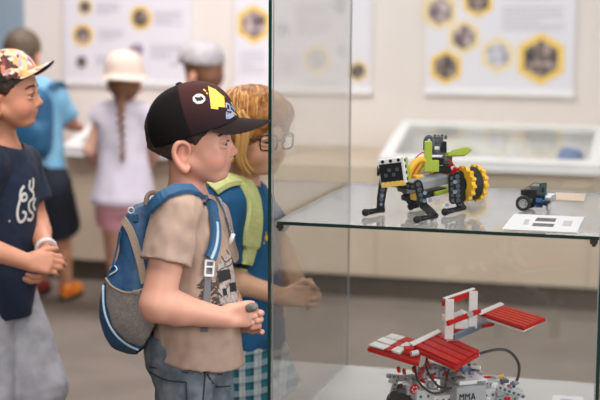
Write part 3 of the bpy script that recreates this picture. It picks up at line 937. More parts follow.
poster(65, 191, -70, 85, 'white poster with small round yellow rimmed pictures above the girl in the cream hat',
       [(85, 7, 8, 'ph4', 'hex_cream', 24), (83, 35, 10.5, 'ph1', 'hex_yellow', 24), (82, 62, 7.5, 'ph4', 'poster', 24), (141, 18, 11, 'ph4', 'hex_yellow', 24), (137, 50, 9, 'ph2', 'poster', 24), (140, -20, 10, 'ph1', 'hex_yellow', 24)],
       [(96, 4, 24, 4, 3), (98, 30, 26, 4, 3), (96, 56, 26, 4, 3), (154, 12, 28, 5, 3), (150, 46, 32, 5, 3)], rail=4)
poster(235, 371, -70, 92, 'white poster with a wide yellow hexagon picture, seen past the corner of the glass cabinet',
       [(254, 24, 19, 'ph1', 'hex_yellow', 6), (283, 30, 11, 'ph3', 'poster', 6), (317, 60, 15, 'ph3', 'hex_cream', 6), (344, 50, 9, 'ph3', 'poster', 6), (358, 71, 11, 'ph4', 'hex_cream', 6), (340, 5, 12, 'ph3', 'poster', 6)],
       [(240, 52, 26, 6, 4), (280, 56, 20, 5, 4), (296, 6, 34, 8, 4), (300, 82, 40, 1, 4)])
poster(425, 573, -80, 95, 'white poster with five yellow edged hexagon pictures above the sloping display case',
       [(440, 11, 19, 'ph1', 'hex_cream', 6), (478, 1, 17, 'ph4', 'hex_yellow', 6), (464, 37, 17.5, 'ph1', 'hex_cream', 6), (446, 67, 18, 'ph4', 'hex_yellow', 6), (498, 55, 18, 'ph3', 'hex_cream', 6), (541, 59, 26, 'ph4', 'hex_yellow', 6), (520, -40, 24, 'ph1', 'hex_yellow', 6)],
       [(502, -2, 50, 1, 4), (502, 8, 62, 6, 4.2)])

# ================================================================== glass cabinet
CX0, CX1, CY0, CY1, ZS, ZB, ZT = -.9400, -.1750, 3.180, 3.977, .910, .363, 1.95
M['glass_edge'] = mat('green_glass_edge', (14, 50, 46), .2, spec=.6)
M['glass_edge_soft'] = mat('pale_green_glass_edge', (120, 140, 136), .2, spec=.6)
M['alu'] = mat('silver_fitting', (150, 150, 150), .35, metal=.8)
gc = empty('glass_cabinet', ((CX0 + CX1) / 2, (CY0 + CY1) / 2, 0))
tag(gc, 'tall glass display cabinet on a white base holding the brick models', 'display cabinet')
def pane(name, lo, hi, edges=(), gm='glass'):
    """solid sheet; listed sides (0..5 = bottom, top, front, right, back, left) show the green cut edge"""
    m_ = MB(); m_.box(lo, hi)
    for k in edges: m_.m[k] = 1
    return m_.build(name, [M[gm], M['glass_edge']], gc)
g_ = .008
pane('front_pane', (CX0 + .0015, CY0, ZB + .001), (CX1 - .0005, CY0 + g_, ZT), (1,))
pane('side_pane', (CX0 - g_, CY0 - .001, ZB + .001), (CX0, CY1 + g_, ZT), (1, 2), 'glass_side')
pane('side_pane', (CX1, CY0 - .001, ZB + .001), (CX1 + g_, CY1 + g_, ZT), (1, 2), 'glass_side')
pane('back_pane', (CX0 + .0015, CY1, ZB + .001), (CX1 - .0015, CY1 + g_, ZT), (1,))
m_ = MB(); m_.box((CX0 + .0015, CY0 + .0045, ZB + .002), (CX0 + .0032, CY0 + .0075, ZT)); m_.box((CX1 - .0032, CY0 + .0045, ZB + .002), (CX1 - .0015, CY0 + .0075, ZT))
m_.box((CX0 + .0005, CY1 - .003, ZB + .002), (CX0 + .003, CY1 - .0003, ZT)); m_.box((CX1 - .003, CY1 - .003, ZB + .002), (CX1 - .0005, CY1 - .0003, ZT))
m_.build('corner_seal', mat('grey_silicone_seal', (150, 152, 154), .5), gc)
sh = MB(); sh.box((CX0 + .010, CY0 + .014, ZS - .008), (CX1 - .004, CY1 - .004, ZS))
for k in (2, 3, 4, 5): sh.m[k] = 1
M['shelf_glass'] = glass_mat('painted_sheen_shelf_glass', (.95, .97, .96), .11, .18)  # diffuse white share paints in the bright wall's reflection on the shelf
shelf = sh.build('shelf', [M['shelf_glass'], M['glass_edge']], gc)
for cx, cy in ((CX0 + .016, CY0 + .022), (CX0 + .016, CY1 - .03), (CX1 - .016, CY0 + .022), (CX1 - .016, CY1 - .03)):
    m_ = MB(); m_.box((cx - .009, cy - .006, ZS - .018), (cx + .008, cy + .006, ZS - .0082)); m_.cyl((cx, cy, ZS - .024), (cx, cy, ZS - .019), .005)
    m_.build('shelf_clip', mat('dark_bronze_clip', (62, 56, 52), .4, metal=.5), gc, bevel=.001)
m_ = MB(); m_.box((CX0 - g_, CY0 - .001, .06), (CX1 + g_, CY1 + g_, ZB)); m_.build('base', mat('off_white_base_laminate', (204, 200, 198), .5), gc, bevel=.002)
m_ = MB(); m_.box((CX0 + .03, CY0 + .04, 0), (CX1 - .03, CY1 - .03, .06)); m_.build('base_plinth', M['kick'], gc)
m_ = MB(); m_.box((CX0 - g_, CY0 - .001, ZT), (CX1 + g_, CY1 + g_, ZT + .05)); m_.build('top_cap', M['white_lam'], gc, bevel=.002)

# cards
M['card'] = mat('white_card', (236, 234, 238), .6)
def card(poly, z, label, prints=(), t=.0018, m='card', name='caption_card'):
    m_ = MB(); m_.prism([S(u, v, z) for u, v in poly], UP * t); o = m_.build(name, M[m]); tag(o, label, 'card')
    for pm, pp in prints:
        m_ = MB(); m_.prism([S(u, v, z + t) for u, v in pp], UP * .0003); m_.build('printed_picture', pm, o)
    return o
pg = mat('grey_card_print', (112, 112, 116), .6, noise_=(260, (60, 60, 66), .4, .6))
tl = mat('pale_card_text', (196, 194, 202), .6)
card([(502, 229.5), (577, 233), (584, 217.5), (514, 214.5)], ZS + .0006, 'white caption card with two grey pictures lying in front of the small wheeled robot',
     [(pg, [(531.5, 226), (553, 227), (554.5, 224), (533.5, 223)]), (pg, [(534.5, 221), (555, 222), (556.5, 218.6), (537.5, 217.6)]),
      (tl, [(523, 224.5), (528, 224.7), (530, 219.5), (525, 219.2)]), (tl, [(562, 226), (571, 226.4), (573, 221), (564, 220.6)])])
M['card_cream'] = mat('cream_card', (232, 208, 184), .6)
card([(553, 200), (584, 201.4), (586, 194.4), (556, 193)], ZS + .0006, 'small cream card lying behind the small wheeled robot', m='card_cream')
card([(551, 404), (585, 407), (583, 397.5), (553, 395.5)], ZB + .001, 'white card on the cabinet base to the right of the red brick model', [(tl, [(560, 402), (574, 403), (573, 399.5), (561, 398.6)])])
# ================================================================== boy with the dark cap, in front
def stand(J, feet, g, knee_f=.02):
    R = J['R']; H = np.asarray(J['H'])
    for sd, sg in (('r', -1), ('l', 1)):
        J['hip' + sd] = H + R[:, 1] * sg * .058 * g - UP * .03 * g
        p = np.asarray(feet[sd]); J['an' + sd] = V3(p[0], p[1], .07 * g)
        J['kn' + sd] = lerp(J['hip' + sd], J['an' + sd], .52) + R[:, 0] * knee_f
        J['ft' + sd] = J['an' + sd] + R[:, 0] * .10 * g - UP * .045 * g
def ground_under(p, off):
    q = np.asarray(p) + off
    return V3(q[0], q[1], 0)

D0 = 3.25
bf = frame(toward(20))
J = dict(hd=W(193, 142, D0), HR=frame(toward(3), -.02), hs=1.03, R=bf,
         N=W(187, 199, 3.26), H=W(195, 350, 3.27),
         shr=W(177, 211, 3.13), elr=W(157, 305, 3.07), wrr=W(223, 318, 3.13),
         shl=W(207, 219, 3.36), ell=W(222, 296, 3.40), wrl=W(238, 321, 3.30))
H0 = J['H']
stand(J, dict(r=ground_under(H0, -bf[:, 1] * .06 - bf[:, 0] * .06), l=ground_under(H0, bf[:, 1] * .07 - bf[:, 0] * .03)), 1.0)
hb = J['hd']
SK1 = (213, 158, 136)
boy = make_person(J, 1.0, SK1, (206, 118, 112), 'boy in dark brown cap and tan t-shirt holding a grey pebble beside the glass cabinet', h=.005,
    fine=[(hb - .115, hb + .115, .0020), (W(222, 335, 3.2) - .03, W(266, 290, 3.2) + V3(.04, .06, .03), .0026)],
    hands={'r': ((CR * .93 + UP * .10 + CF * .30, CF * .9 + CR * -.1 - UP * .25, UP, .98), dict(curl=(.75, .9, .6), thumb=(.30, .30), tt=.10, spread=.01)),
           'l': ((CR * .62 - CF * .60 + UP * .12, -CF * .55 - CR * .8, UP, .98), dict(curl=(.35, .55, .5), thumb=(.3, .3), tt=.3, spread=.03, fan=(-.15, 0, .1, -.25)))},
    rarm=(.043, .037, .036, .0235), tg=.84, legr=.054)
eyes(J['hd'], J['HR'], J['hs'], boy)
brows(J['hd'], J['HR'], J['hs'], boy, M['hair_dark'])
under_cap_hair(J, boy, M['hair_dark'], low=-.050)

def tee_drape(F, RR):
    H, N, f = J['H'], J['N'], bf[:, 0]
    F.ell(lerp(N, H, .86) + f * .012, V3(.094, .124, .11), bf, .03)
    F.ell(lerp(N, H, 1.08) + f * .006, V3(.104, .136, .075), bf, .03)
    F.ell(lerp(N, H, .66) + f * .012, V3(.085, .10, .12), bf, .03)
tee = shirt(J, .89, boy, M['tee_tan'], W(200, 361, 3.24), nrm(-UP - CR * .18), inf=.013, sleeve=.56, slr=(.060, .0665), h=.004, necklow=.012, drape=tee_drape,
            disp=adds(wrinkle(22, .004, (1, 1, .6), 3.), wrinkle(44, .0034, (1, 1, .7), 9.)))
TB = [o_bvh[tee.name]]
J_ = dict(J, H=J['H'] - CR * .020)
jeans = shorts(J_, 1.0, boy, M['denim'], legs=1.9, inf=.006, r=(.068, .064), h=.005, name='jeans', top=.045, disp=adds(wrinkle(40, .0022, (1, 1, 1.2)), wrinkle(90, .001)))
JB = [o_bvh[jeans.name]]
# seams, pocket and belt line on the jeans
mb = MB()
for pth in ([(150, 372), (166, 380), (186, 382)], [(150, 374), (150, 398)], [(186, 382), (187, 400)], [(205, 372), (203, 400)], [(207, 374), (216, 386), (230, 386)], [(145, 366), (170, 370), (200, 374), (222, 374)]):
    strap(mb, JB, pth, .004, .0012, 16, .0006)
if mb.f: mb.build('denim_seam', mat('dark_denim_stitching', (44, 50, 60), .85), jeans)
for s_ in 'rl': shoe(J['an' + s_], bf[:, 0], 1., boy, M['shoe_dark'], M['sole_pale'])

# printed front of the t-shirt
mb = MB(); patch(mb, TB, [(216, 266), (226, 256), (233, 250), (238, 280), (239, 305), (219, 306), (214, 290)], .0004)
if mb.f: mb.build('shirt_print', mat('pale_grey_print', (176, 166, 160), .85, noise_=(120, (120, 108, 102), .5, .62)), tee)
mb = MB()
for poly in ([(216.5, 271), (229.5, 269), (231, 279), (218.5, 283)], [(229, 283.5), (235.5, 282), (236.5, 291), (230, 292.5)], [(222, 289), (226.5, 288), (227, 295), (223, 296)]):
    patch(mb, TB, poly, .0008)
if mb.f: mb.build('shirt_print', M['print_black'], tee)
mb = MB()
rnd = random.Random(4)
for i in range(34):
    u, v = rnd.uniform(196, 214), rnd.uniform(280, 312)
    strap(mb, TB, [(u, v), (u + rnd.uniform(2, 6), v + rnd.uniform(-5, 4)), (u + rnd.uniform(5, 9), v + rnd.uniform(-8, 8))], [.002, .004, .006, .007, .006, .004, .002, .001], .0006, 8, .0006)
for pth in ([(216, 285), (219, 270), (229, 266), (232, 262)], [(217, 285), (220, 306), (236, 304), (238, 290)], [(226, 250), (233, 262), (238, 285)], [(214, 310), (226, 312), (238, 308)], [(221, 256), (225, 262), (231, 258)]):
    strap(mb, TB, pth, .003, .0006, 18, .0007)
if mb.f: mb.build('shirt_print', M['print_dark'], tee)

# cap
def capcol(q, P):
    seam = q[:, 0] - .000
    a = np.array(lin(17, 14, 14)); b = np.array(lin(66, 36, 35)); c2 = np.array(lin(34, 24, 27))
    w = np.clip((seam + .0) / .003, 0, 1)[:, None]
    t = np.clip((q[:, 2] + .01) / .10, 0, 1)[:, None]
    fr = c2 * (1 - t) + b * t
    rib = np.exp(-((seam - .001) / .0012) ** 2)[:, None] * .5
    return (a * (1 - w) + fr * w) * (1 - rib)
crown, KC, QC = baseball_cap(J['hd'], J['HR'], 1.03, boy, M['cap_dark'], capcol, capx=.002, droop=.026, tilt=.35, brimpitch=-.03, brimlen=.074, h=.0028, rad=(.102, .088, .104), lowc=.030, cutz=-.012, brim_mat=M['brim_brown'], under=M['brim_under'])
CB = [o_bvh[crown.name]]
circ = lambda cx, cy, rx, ry, n=24: [(cx + rx * math.cos(2 * math.pi * i / n), cy + ry * math.sin(2 * math.pi * i / n)) for i in range(n)]
mb = MB(); patch(mb, CB, circ(199, 99, 6.2, 4.9), .0008, .4)
badge = mb.build('cap_badge', M['print_white'], crown)
mb = MB(); patch(mb, CB, [(194.4, 98.2), (196.2, 96.6), (197.4, 98), (198.6, 97), (199.6, 97.8), (200.8, 95.8), (203, 98), (203.4, 100.6), (201.4, 100), (200.6, 101.6), (198.6, 100.8), (197.2, 102.2), (196.2, 100.2)], .0014, .25)
if mb.f: mb.build('badge_emblem', M['print_black'], crown)
mb = MB(); patch(mb, CB, [(208, 86.5), (215, 89.5), (224, 97), (224.6, 107.6), (217.8, 106.6), (218, 109.4), (211, 108.4), (209.6, 97.5)], .0008, .4)
for p in ((205.4, 91), (207, 93.6), (204, 90)): patch(mb, CB, circ(p[0], p[1], .8, .8, 8), .0008, .3)
if mb.f: mb.build('cap_emblem', M['print_yellow'], crown)
mb = MB()
for pth in ([(226, 103), (226, 108)], [(226, 103.4), (229, 105), (230, 109)], [(227, 110), (232, 111), (231, 115)], [(226.5, 112), (226.5, 119)], [(229, 113), (228.6, 119)], [(227, 116), (233, 114)], [(231, 106), (234.6, 111)], [(229.5, 118), (234, 115)]):
    strap(mb, CB, pth, .0042, .0006, 10, .0008, 1)
if mb.f: mb.build('cap_lettering', M['print_blue'], crown)
mb = MB()
for pth in ([(230.5, 102.5), (235.5, 110), (236.6, 113)], [(233, 112.5), (236, 115.2)]):
    strap(mb, CB, pth, .003, .0006, 10, .0008, 1)
if mb.f: mb.build('cap_lettering', M['print_yellow'], crown)

# pebble
F = Field(W(251, 307, 3.125) - .03, W(251, 307, 3.125) + .03, .002)
F.ell(W(251.5, 307.5, 3.125), V3(.0145, .012, .0105), frame(toward(10), .3), .004, pw=2.6)
tag(organic('pebble', F, M['stone'], disp=wrinkle(80, .001)), 'grey pebble held in the clasped hands of the boy with the dark cap', 'pebble')

# ---- blue backpack
bp = empty('backpack', W(128, 350, 3.32))
tag(bp, 'blue hiking backpack with grey mesh side pocket worn by the boy with the dark cap', 'backpack')
bR = frame(toward(20), .10)
F = Field(W(140, 280, 3.31) - .26, W(140, 280, 3.31) + .26, .0045)
F.ell(W(151, 264, 3.32), V3(.050, .100, .150), bR, .02, pw=2.6)
F.ell(W(143, 302, 3.30), V3(.080, .116, .105), bR, .03, pw=2.5)
F.ell(W(137, 318, 3.30), V3(.068, .104, .076), bR, .03, pw=2.3)
F.ell(W(153, 328, 3.24), V3(.045, .070, .055), bR, .03)
torso(F, J['N'], J['H'], bf, .93, .026, .006, sub=True)
F.cap(J['shr'], lerp(J['shr'], J['elr'], .62), .066, .070, .004, sub=True)
F.cap(lerp(J['shr'], J['elr'], .5), J['elr'], .050, .046, .004, sub=True)
F.ell(J_['H'], V3(.108, .142, .118), bf, .006, sub=True)
pack = organic('pack_body', F, M['pack_blue'], bp, disp=adds(wrinkle(20, .005, (1, 1, .5), 2.), wrinkle(60, .0014)))
PB = [o_bvh[pack.name]]
mb = MB(); patch(mb, PB, [(107, 279), (113, 287), (128, 293), (146, 289), (160, 296), (170, 322), (170, 347), (150, 349), (128, 341), (113, 326), (107, 302)], .0035, 1.)
mp_ = mb.build('mesh_pocket', M['pocket_mesh'], bp, smooth='all')
md = mp_.modifiers.new('thick', 'SOLIDIFY'); md.thickness = .002
def cord(name, px, r, m, parent, bv, n=30, off=.003):
    pts = []
    for u, v in curve_pts(px, n):
        h = hit(bv, u, v, off)
        if h is not None: pts.append(h[0])
    if len(pts) < 3: return None
    pts = np.array(pts)
    for _ in range(2): pts[1:-1] = (pts[:-2] + 2 * pts[1:-1] + pts[2:]) / 4
    mb = MB(); mb.tube(pts, r, 8)
    return mb.build(name, m, parent, smooth='all')
cord('piping', [(108, 268), (104.5, 285), (105, 310), (113, 330), (128, 344), (148, 351), (166, 349)], .0028, M['trim_pale'], bp, PB)
cord('pocket_hem', [(107, 279), (113, 287), (128, 293), (146, 289), (158, 295)], .003, M['trim_tan'], bp, PB)
cord('bungee_cord', [(114, 240), (117, 252), (112, 262), (118, 270), (110, 276)], .002, M['trim_pale'], bp, PB)
cord('bungee_cord', [(117, 236), (112, 250), (116, 262), (109, 272)], .002, M['trim_pale'], bp, PB)
for px, w, m in (([(124, 220), (132, 234), (139, 258), (144, 284)], .019, 'trim_tan'), ([(122, 232), (118, 250), (114, 268)], .012, 'strap_blue')):
    mb = MB(); strap(mb, PB, px, w, .003, 20, .002)
    if mb.f: mb.build('compression_strap', M[m], bp)
h = hit(PB, 136, 219, .006)
if h:
    mb = MB(); mb.obox(h[0], CR * .006, CF * .004, UP * .010); mb.build('zipper_pull', M['strap_blue'], bp, bevel=.002)
    h2 = hit(PB, 132, 212, .005) or (h[0] + UP * .016, None)
    mb = MB(); mb.torus(h2[0], CF, .007, .0016); mb.build('zip_ring', M['plastic_white'], bp, smooth='all')
h = hit(PB, 136, 292, .006)
if h:
    mb = MB(); mb.obox(h[0], CR * .008, CF * .003, UP * .0045); mb.build('pocket_toggle', M['trim_tan'], bp, bevel=.002)
mb = MB(); mb.tube(curve_pts([W(150, 214, 3.30), W(146, 203, 3.30), W(149, 194, 3.31), W(157, 193, 3.31), W(160, 203, 3.31)], 16), .006, 8); mb.build('grab_loop', M['trim_tan'], bp, smooth='all')
# shoulder strap over the near shoulder
px = [(143, 243), (146, 226), (152, 210), (163, 198), (178, 191), (192, 192), (203, 199), (210, 211), (214, 228), (213, 246), (209, 258)]
mb = MB(); sp, sn = strap(mb, TB, px, [.030] * 6 + [.034] * 16 + [.032] * 12 + [.026] * 6, .008, 40, .004, 6)
sstrap = mb.build('shoulder_strap', M['strap_blue'], bp)
mb = MB(); mb.ribbon(sp[22:36] + sn[22:36] * .0085, sn[22:36], .008, .0012); mb.build('strap_webbing', M['trim_pale'], sstrap)
mb = MB(); mb.ribbon(sp[31:] + sn[31:] * .0085, sn[31:], .018, .0016); mb.build('strap_webbing', M['strap_bright'], sstrap)
mb = MB()
for i, a in enumerate(np.linspace(13.2, 19.8, 8)):       # the illegible little line of pale lettering on the strap
    k = int(a); t = a - k; p = lerp(sp[k], sp[k + 1], t); n = nrm(sn[k]); tg = nrm(sp[k + 1] - sp[k]); b = np.cross(n, tg)
    q = p + n * .0086
    mb.obox(q + tg * .0015, tg * .0010, b * .0032, n * .0004)
    if i % 2: mb.obox(q + tg * .003 + b * .0025, tg * .0018, b * .0007, n * .0004)
    if i % 3 == 0: mb.obox(q + tg * .003 - b * .0025, tg * .0018, b * .0007, n * .0004)
for k in range(13, 20):
    p, q2 = sp[k] + nrm(sn[k]) * .0086, sp[k + 1] + nrm(sn[k + 1]) * .0086; tg = nrm(q2 - p); b = np.cross(nrm(sn[k]), tg)
    mb.obox((p + q2) / 2 - b * .0036, (q2 - p) * .52, b * .0007, nrm(sn[k]) * .0004)
mb.build('strap_lettering', M['print_white'], sstrap)
mb = MB(); gp, gn = strap(mb, TB, [(209, 256), (207.5, 275), (206, 300), (204, 332)], .019, .002, 26, .0015, 4)
gw = mb.build('webbing', M['web_grey'], bp)
h = hit(TB, 208, 268, .006)
bt = nrm(gp[2] - gp[8]); bn = nrm(h[1]); bs = nrm(np.cross(bt, bn))
mb = MB()
for sx, sy, wx, wy in ((0, .017, .012, .0028), (0, -.017, .012, .0028), (.0105, 0, .0024, .017), (-.0105, 0, .0024, .017), (0, .003, .010, .0022)):
    mb.obox(h[0] + bs * sx + bt * sy, bs * wx, bt * wy, bn * .003)
mb.build('buckle', M['plastic_white'], bp, bevel=.0015)
mb = MB(); fp, fn_ = strap(mb, TB, [(209, 190), (217, 198), (223, 212), (228, 228), (231, 240)], .017, .004, 24, .001, 4)
if mb.f:
    fs = mb.build('shoulder_strap', M['web_grey'], bp)
    mb = MB()
    for i in range(1, len(fp) - 1, 2):
        n = nrm(fn_[i]); tg = nrm(fp[i + 1] - fp[i - 1]); b = np.cross(n, tg)
        mb.obox(fp[i] + n * .0045 + b * (.003 if i % 4 == 1 else -.003), tg * .0022, b * .0025, n * .0005)
    for i in range(len(fp) - 1):
        q0, q1 = fp[i] + nrm(fn_[i]) * .0043, fp[i + 1] + nrm(fn_[i + 1]) * .0043; mb.obox((q0 + q1) / 2, (q1 - q0) * .53, np.cross(nrm(fn_[i]), nrm(q1 - q0)) * .0012, nrm(fn_[i]) * .0006)
    mb.build('strap_pattern', M['trim_pale'], fs)
h = hit(TB, 228, 240, .008)
if h:
    mb = MB(); d = nrm(UP * .9 + CR * .35)
    mb.tube([h[0] - d * .013, h[0], h[0] + d * .014], [.0045, .0052, .0048], 10); mb.build('whistle_clip', M['plastic_white'], bp, smooth='all')
# ================================================================== blond boy with glasses, behind the glass edge
D2 = 3.86
bf2 = frame(toward(16))
J2 = dict(hd=W(254, 138, D2 - .03), HR=frame(toward(44), -.06), hs=1.06, R=bf2,
          N=W(241, 186, D2), H=W(240, 312, D2 + .03),
          shr=W(223, 203, D2 - .11), elr=W(218, 276, D2 - .12), wrr=W(283, 297, D2 - .05),
          shl=W(254, 206, D2 + .11), ell=W(277, 243, D2 + .12), wrl=W(299, 285, D2 + .03))
stand(J2, dict(r=ground_under(J2['H'], -bf2[:, 1] * .07), l=ground_under(J2['H'], bf2[:, 1] * .06 + bf2[:, 0] * .06)), 1.05, .035)
hb = J2['hd']
boy2 = make_person(J2, 1.02, (234, 184, 152), (196, 108, 96), 'blond boy with black glasses and blue t-shirt behind the edge of the glass cabinet', h=.0055,
    fine=[(hb - .12, hb + .12, .0028), (W(286, 312, D2) - .03, W(322, 280, D2) + V3(.04, .06, .03), .003)],
    hands={'r': ((CR * .95 + UP * .05 - CF * .1, CF * .8 - UP * .3 - CR * .2, UP, 1.0), dict(curl=(.5, .7, .5))),
           'l': ((CR * .55 - CF * .45 - UP * .35, -CR * .6 - CF * .6, UP, 1.0), dict(curl=(.5, .7, .5)))}, rarm=(.040, .034, .033, .023))
eyes(J2['hd'], J2['HR'], J2['hs'], boy2)
brows(J2['hd'], J2['HR'], J2['hs'], boy2, M['hair_blond'])
def mop(J, parent):
    L = hf(J['hd'], J['HR'], J['hs']); s = J['hs']; R = J['HR']
    F = Field(L(0, 0, 0) - .19, L(0, 0, 0) + .19, .0032)
    F.ell(L(-.012, 0, .045), V3(.106, .092, .088) * s, R, .01)
    F.ell(L(-.035, 0, -.01), V3(.085, .090, .072) * s, R, .02)
    F.ell(L(.050, .0, .068), V3(.052, .070, .036) * s, R, .02)
    F.ell(L(.115, 0, -.035), V3(.088, .070, .082) * s, R, .012, sub=True)
    F.cut(L(0, 0, -.060), -R[:, 2] - R[:, 0] * .2)
    o = organic('hair', F, M['hair_blond'], parent, disp=wrinkle(60, .002))
    rnd = random.Random(11); bv = o_bvh[o.name]
    c0 = L(-.012, 0, .02); whorl = nrm(R @ V3(-.45, .10, 1.0))
    for mname, count in (('hair_blond', 230), ('hair_pale', 70)):
        mb = MB()
        for i in range(count):
            a = rnd.uniform(-math.pi, math.pi); x0 = nrm(np.cross(whorl, R[:, 1])); y0 = np.cross(whorl, x0)
            # strands start round the whorl and are combed outward and down, the front ones swept to one side
            dirv = -(x0 * math.cos(a)) + y0 * math.sin(a)
            frontness = max(0., float(np.dot(dirv, R[:, 0])))
            end = lerp(rnd.uniform(1.5, 2.15), rnd.uniform(1.25, 1.55), frontness); st = rnd.uniform(.05, .75); sw = .55 * frontness + rnd.uniform(-.12, .12)
            pts = []; n = 11
            for k in range(n):
                t = k / (n - 1); ph = lerp(st, end, t); d_ = nrm(dirv + R[:, 1] * sw * t * -1)
                d_ = nrm(d_ - whorl * d_.dot(whorl)); d = whorl * math.cos(ph) + d_ * math.sin(ph)
                h = bv.ray_cast(Vector(c0 + d * .3), Vector(-d))
                if h[0] is None: continue
                p = np.array(h[0]); dist = np.linalg.norm(p - c0)
                pts.append(p + d * (.0005 + .0045 * math.sin(math.pi * t) * rnd.uniform(.4, 1)))
            if len(pts) > 6 and max(np.linalg.norm(pts[q + 1] - pts[q]) for q in range(len(pts) - 1)) < .05:
                m = len(pts); mb.tube(curve_pts(pts, 18), [.0030 * math.sin(math.pi * min(1, .12 + .88 * q / 17)) + .0005 for q in range(18)], 5)
        mb.build('hair_lock', M[mname], o, smooth='all')['kind'] = 'stuff'
mop(J2, boy2)
for q in ([(238, 112), (243, 126), (243, 142), (241, 158), (246, 170), (252, 175)], [(242, 110), (248, 124), (246, 142), (244, 156), (249, 167), (255, 171)], [(235, 120), (238, 138), (237, 154), (241, 166), (247, 173)], [(246, 116), (252, 126), (250, 136), (247, 146)]):
    dl = np.linspace(-.112, -.082, len(q)); pts = curve_pts([W(u, v, D2 - .03 + dl[i]) for i, (u, v) in enumerate(q)], 18)
    mb = MB(); mb.tube(pts, [.0075 * math.sin(math.pi * min(1, .2 + .8 * i / 17)) + .0006 for i in range(18)], 7); mb.build('hair_lock', M['hair_pale'], [c for c in boy2.children if c.name.startswith('hair')][0], smooth='all')
# glasses
L = hf(J2['hd'], J2['HR'], J2['hs']); s2 = J2['hs']
gl_ = MB()
for y in (-1, 1):
    ring = []
    for i in range(28):
        a = 2 * math.pi * i / 28; ca, sa = math.cos(a), math.sin(a)
        ring.append(L(.096 - .012 * abs(y * .034 + .024 * math.copysign(abs(ca) ** .5, ca)) / .05, y * .034 + .0245 * math.copysign(abs(ca) ** .55, ca), .001 + .0195 * math.copysign(abs(sa) ** .55, sa)))
    gl_.tube(ring + ring[:2], .0022 * s2, 6)
    gl_.tube([L(.083, y * .058, .010), L(.05, y * .074, .008), L(.0, y * .081, .0), L(-.02, y * .080, -.012)], .0019 * s2, 6)
gl_.tube([L(.096, -.011, .006), L(.099, 0, .009), L(.096, .011, .006)], .0022 * s2, 6)
gl_.build('glasses', M['frame_black'], boy2, smooth='all')
def tee2_drape(F, RR):
    H, N, f = J2['H'], J2['N'], bf2[:, 0]
    F.ell(lerp(N, H, .9) + f * .01, V3(.108, .13, .12), bf2, .03); F.ell(lerp(N, H, 1.16) + f * .01, V3(.116, .150, .12), bf2, .03)
tee2 = shirt(J2, 1.04, boy2, M['tee_blue'], W(258, 344, D2), -UP, inf=.014, sleeve=.80, slr=(.056, .062), h=.0045, drape=tee2_drape, disp=adds(wrinkle(18, .005, (1, 1, .6), 3.), wrinkle(50, .0016)))
T2 = [o_bvh[tee2.name]]
shorts(J2, 1.06, boy2, M['plaid'], legs=.92, inf=.008, r=(.076, .100), top=-.01, h=.005, disp=wrinkle(14, .006, (1, 1, .5)))
mb = MB()
for (u, v), c in (((266.5, 238), 3.2), ((264, 243), 1.4), ((269, 244), 1.6), ((266, 233), 1.2)): patch(mb, T2, circ(u, v, c * .6, c), .0008, .5)
if mb.f: mb.build('shirt_print', M['print_yellow'], tee2)
for s_ in 'rl': shoe(J2['an' + s_], bf2[:, 0], 1., boy2, M['shoe_dark'], M['sole_pale'])
bp2 = empty('backpack', W(235, 300, D2 + .2)); tag(bp2, 'backpack with broad lime green shoulder straps worn by the blond boy with glasses', 'backpack')
F = Field(W(232, 250, D2 + .18) - .24, W(232, 250, D2 + .18) + .24, .006)
c_ = lerp(J2['N'], J2['H'], .5) - bf2[:, 0] * .205
F.ell(c_ - UP * .04, V3(.062, .10, .135), bf2, .02, pw=3); F.ell(c_ - bf2[:, 0] * .04 - UP * .08, V3(.05, .085, .09), bf2, .02, pw=3)
torso(F, J2['N'], J2['H'], bf2, 1.04, .022, .006, sub=True)
organic('pack_body', F, M['strap_green'], bp2)
mb = MB(); gp2, gn2 = strap(mb, T2, [(212, 189), (221, 183), (232, 180.5), (242, 184), (249.5, 195), (252.5, 213), (251, 235), (248, 250), (244, 263)], [.064] * 30 + [.044] * 6, .012, 36, .001, 5)
if mb.f: mb.build('shoulder_strap', M['strap_green'], bp2)
for px, m in (([(244, 261), (242, 268)], 'plastic_black'), ([(242, 267), (240, 274)], 'strap_green'), ([(240.5, 273), (239, 280)], 'plastic_black'), ([(239, 279), (237, 289)], 'strap_green')):
    mb = MB(); strap(mb, T2, px, .036, .008, 8, .001, 1)
    if mb.f: mb.build('strap_webbing', M[m], bp2)

# ================================================================== boy at the left with the printed cap
D3 = 3.95
bf3 = frame(toward(26))
J3 = dict(hd=W(6, 94, D3 - .03), HR=frame(toward(1), -.04), hs=1.02, R=bf3,
          N=W(2, 148, D3), H=W(-6, 290, D3 + .03),
          shr=W(-14, 166, D3 - .12), elr=W(-36, 240, D3 - .15), wrr=W(27, 262, D3 - .16),
          shl=W(22, 164, D3 + .11), ell=W(36, 222, D3 + .10), wrl=W(46, 252, D3 - .05))
stand(J3, dict(r=ground_under(J3['H'], -bf3[:, 1] * .07 - bf3[:, 0] * .02), l=ground_under(J3['H'], bf3[:, 1] * .07 + bf3[:, 0] * .14)), 1.05)
hb = J3['hd']
boy3 = make_person(J3, 1.0, (208, 146, 118), (170, 96, 84), 'boy in patterned cap and navy t-shirt with hands clasped at the left', h=.0055, skin_name='tanned_skin',
    fine=[(hb - .115, hb + .115, .0028), (W(22, 280, D3 - .1) - .03, W(64, 248, D3 - .1) + V3(.04, .06, .03), .003)],
    hands={'r': ((CR * .93 - UP * .06 + CF * .12, CF * .8 - UP * .4, UP, 1.05), dict(curl=(.55, .75, .55))),
           'l': ((CR * .05 - CF * .5 - UP * .7, -CR * .8 - CF * .3, CR * .4 - CF * .6 + UP * .3, 1.05), dict(curl=(.6, .8, .5)))}, rarm=(.040, .034, .033, .023))
eyes(J3['hd'], J3['HR'], J3['hs'], boy3); brows(J3['hd'], J3['HR'], J3['hs'], boy3, M['hair_dark'])
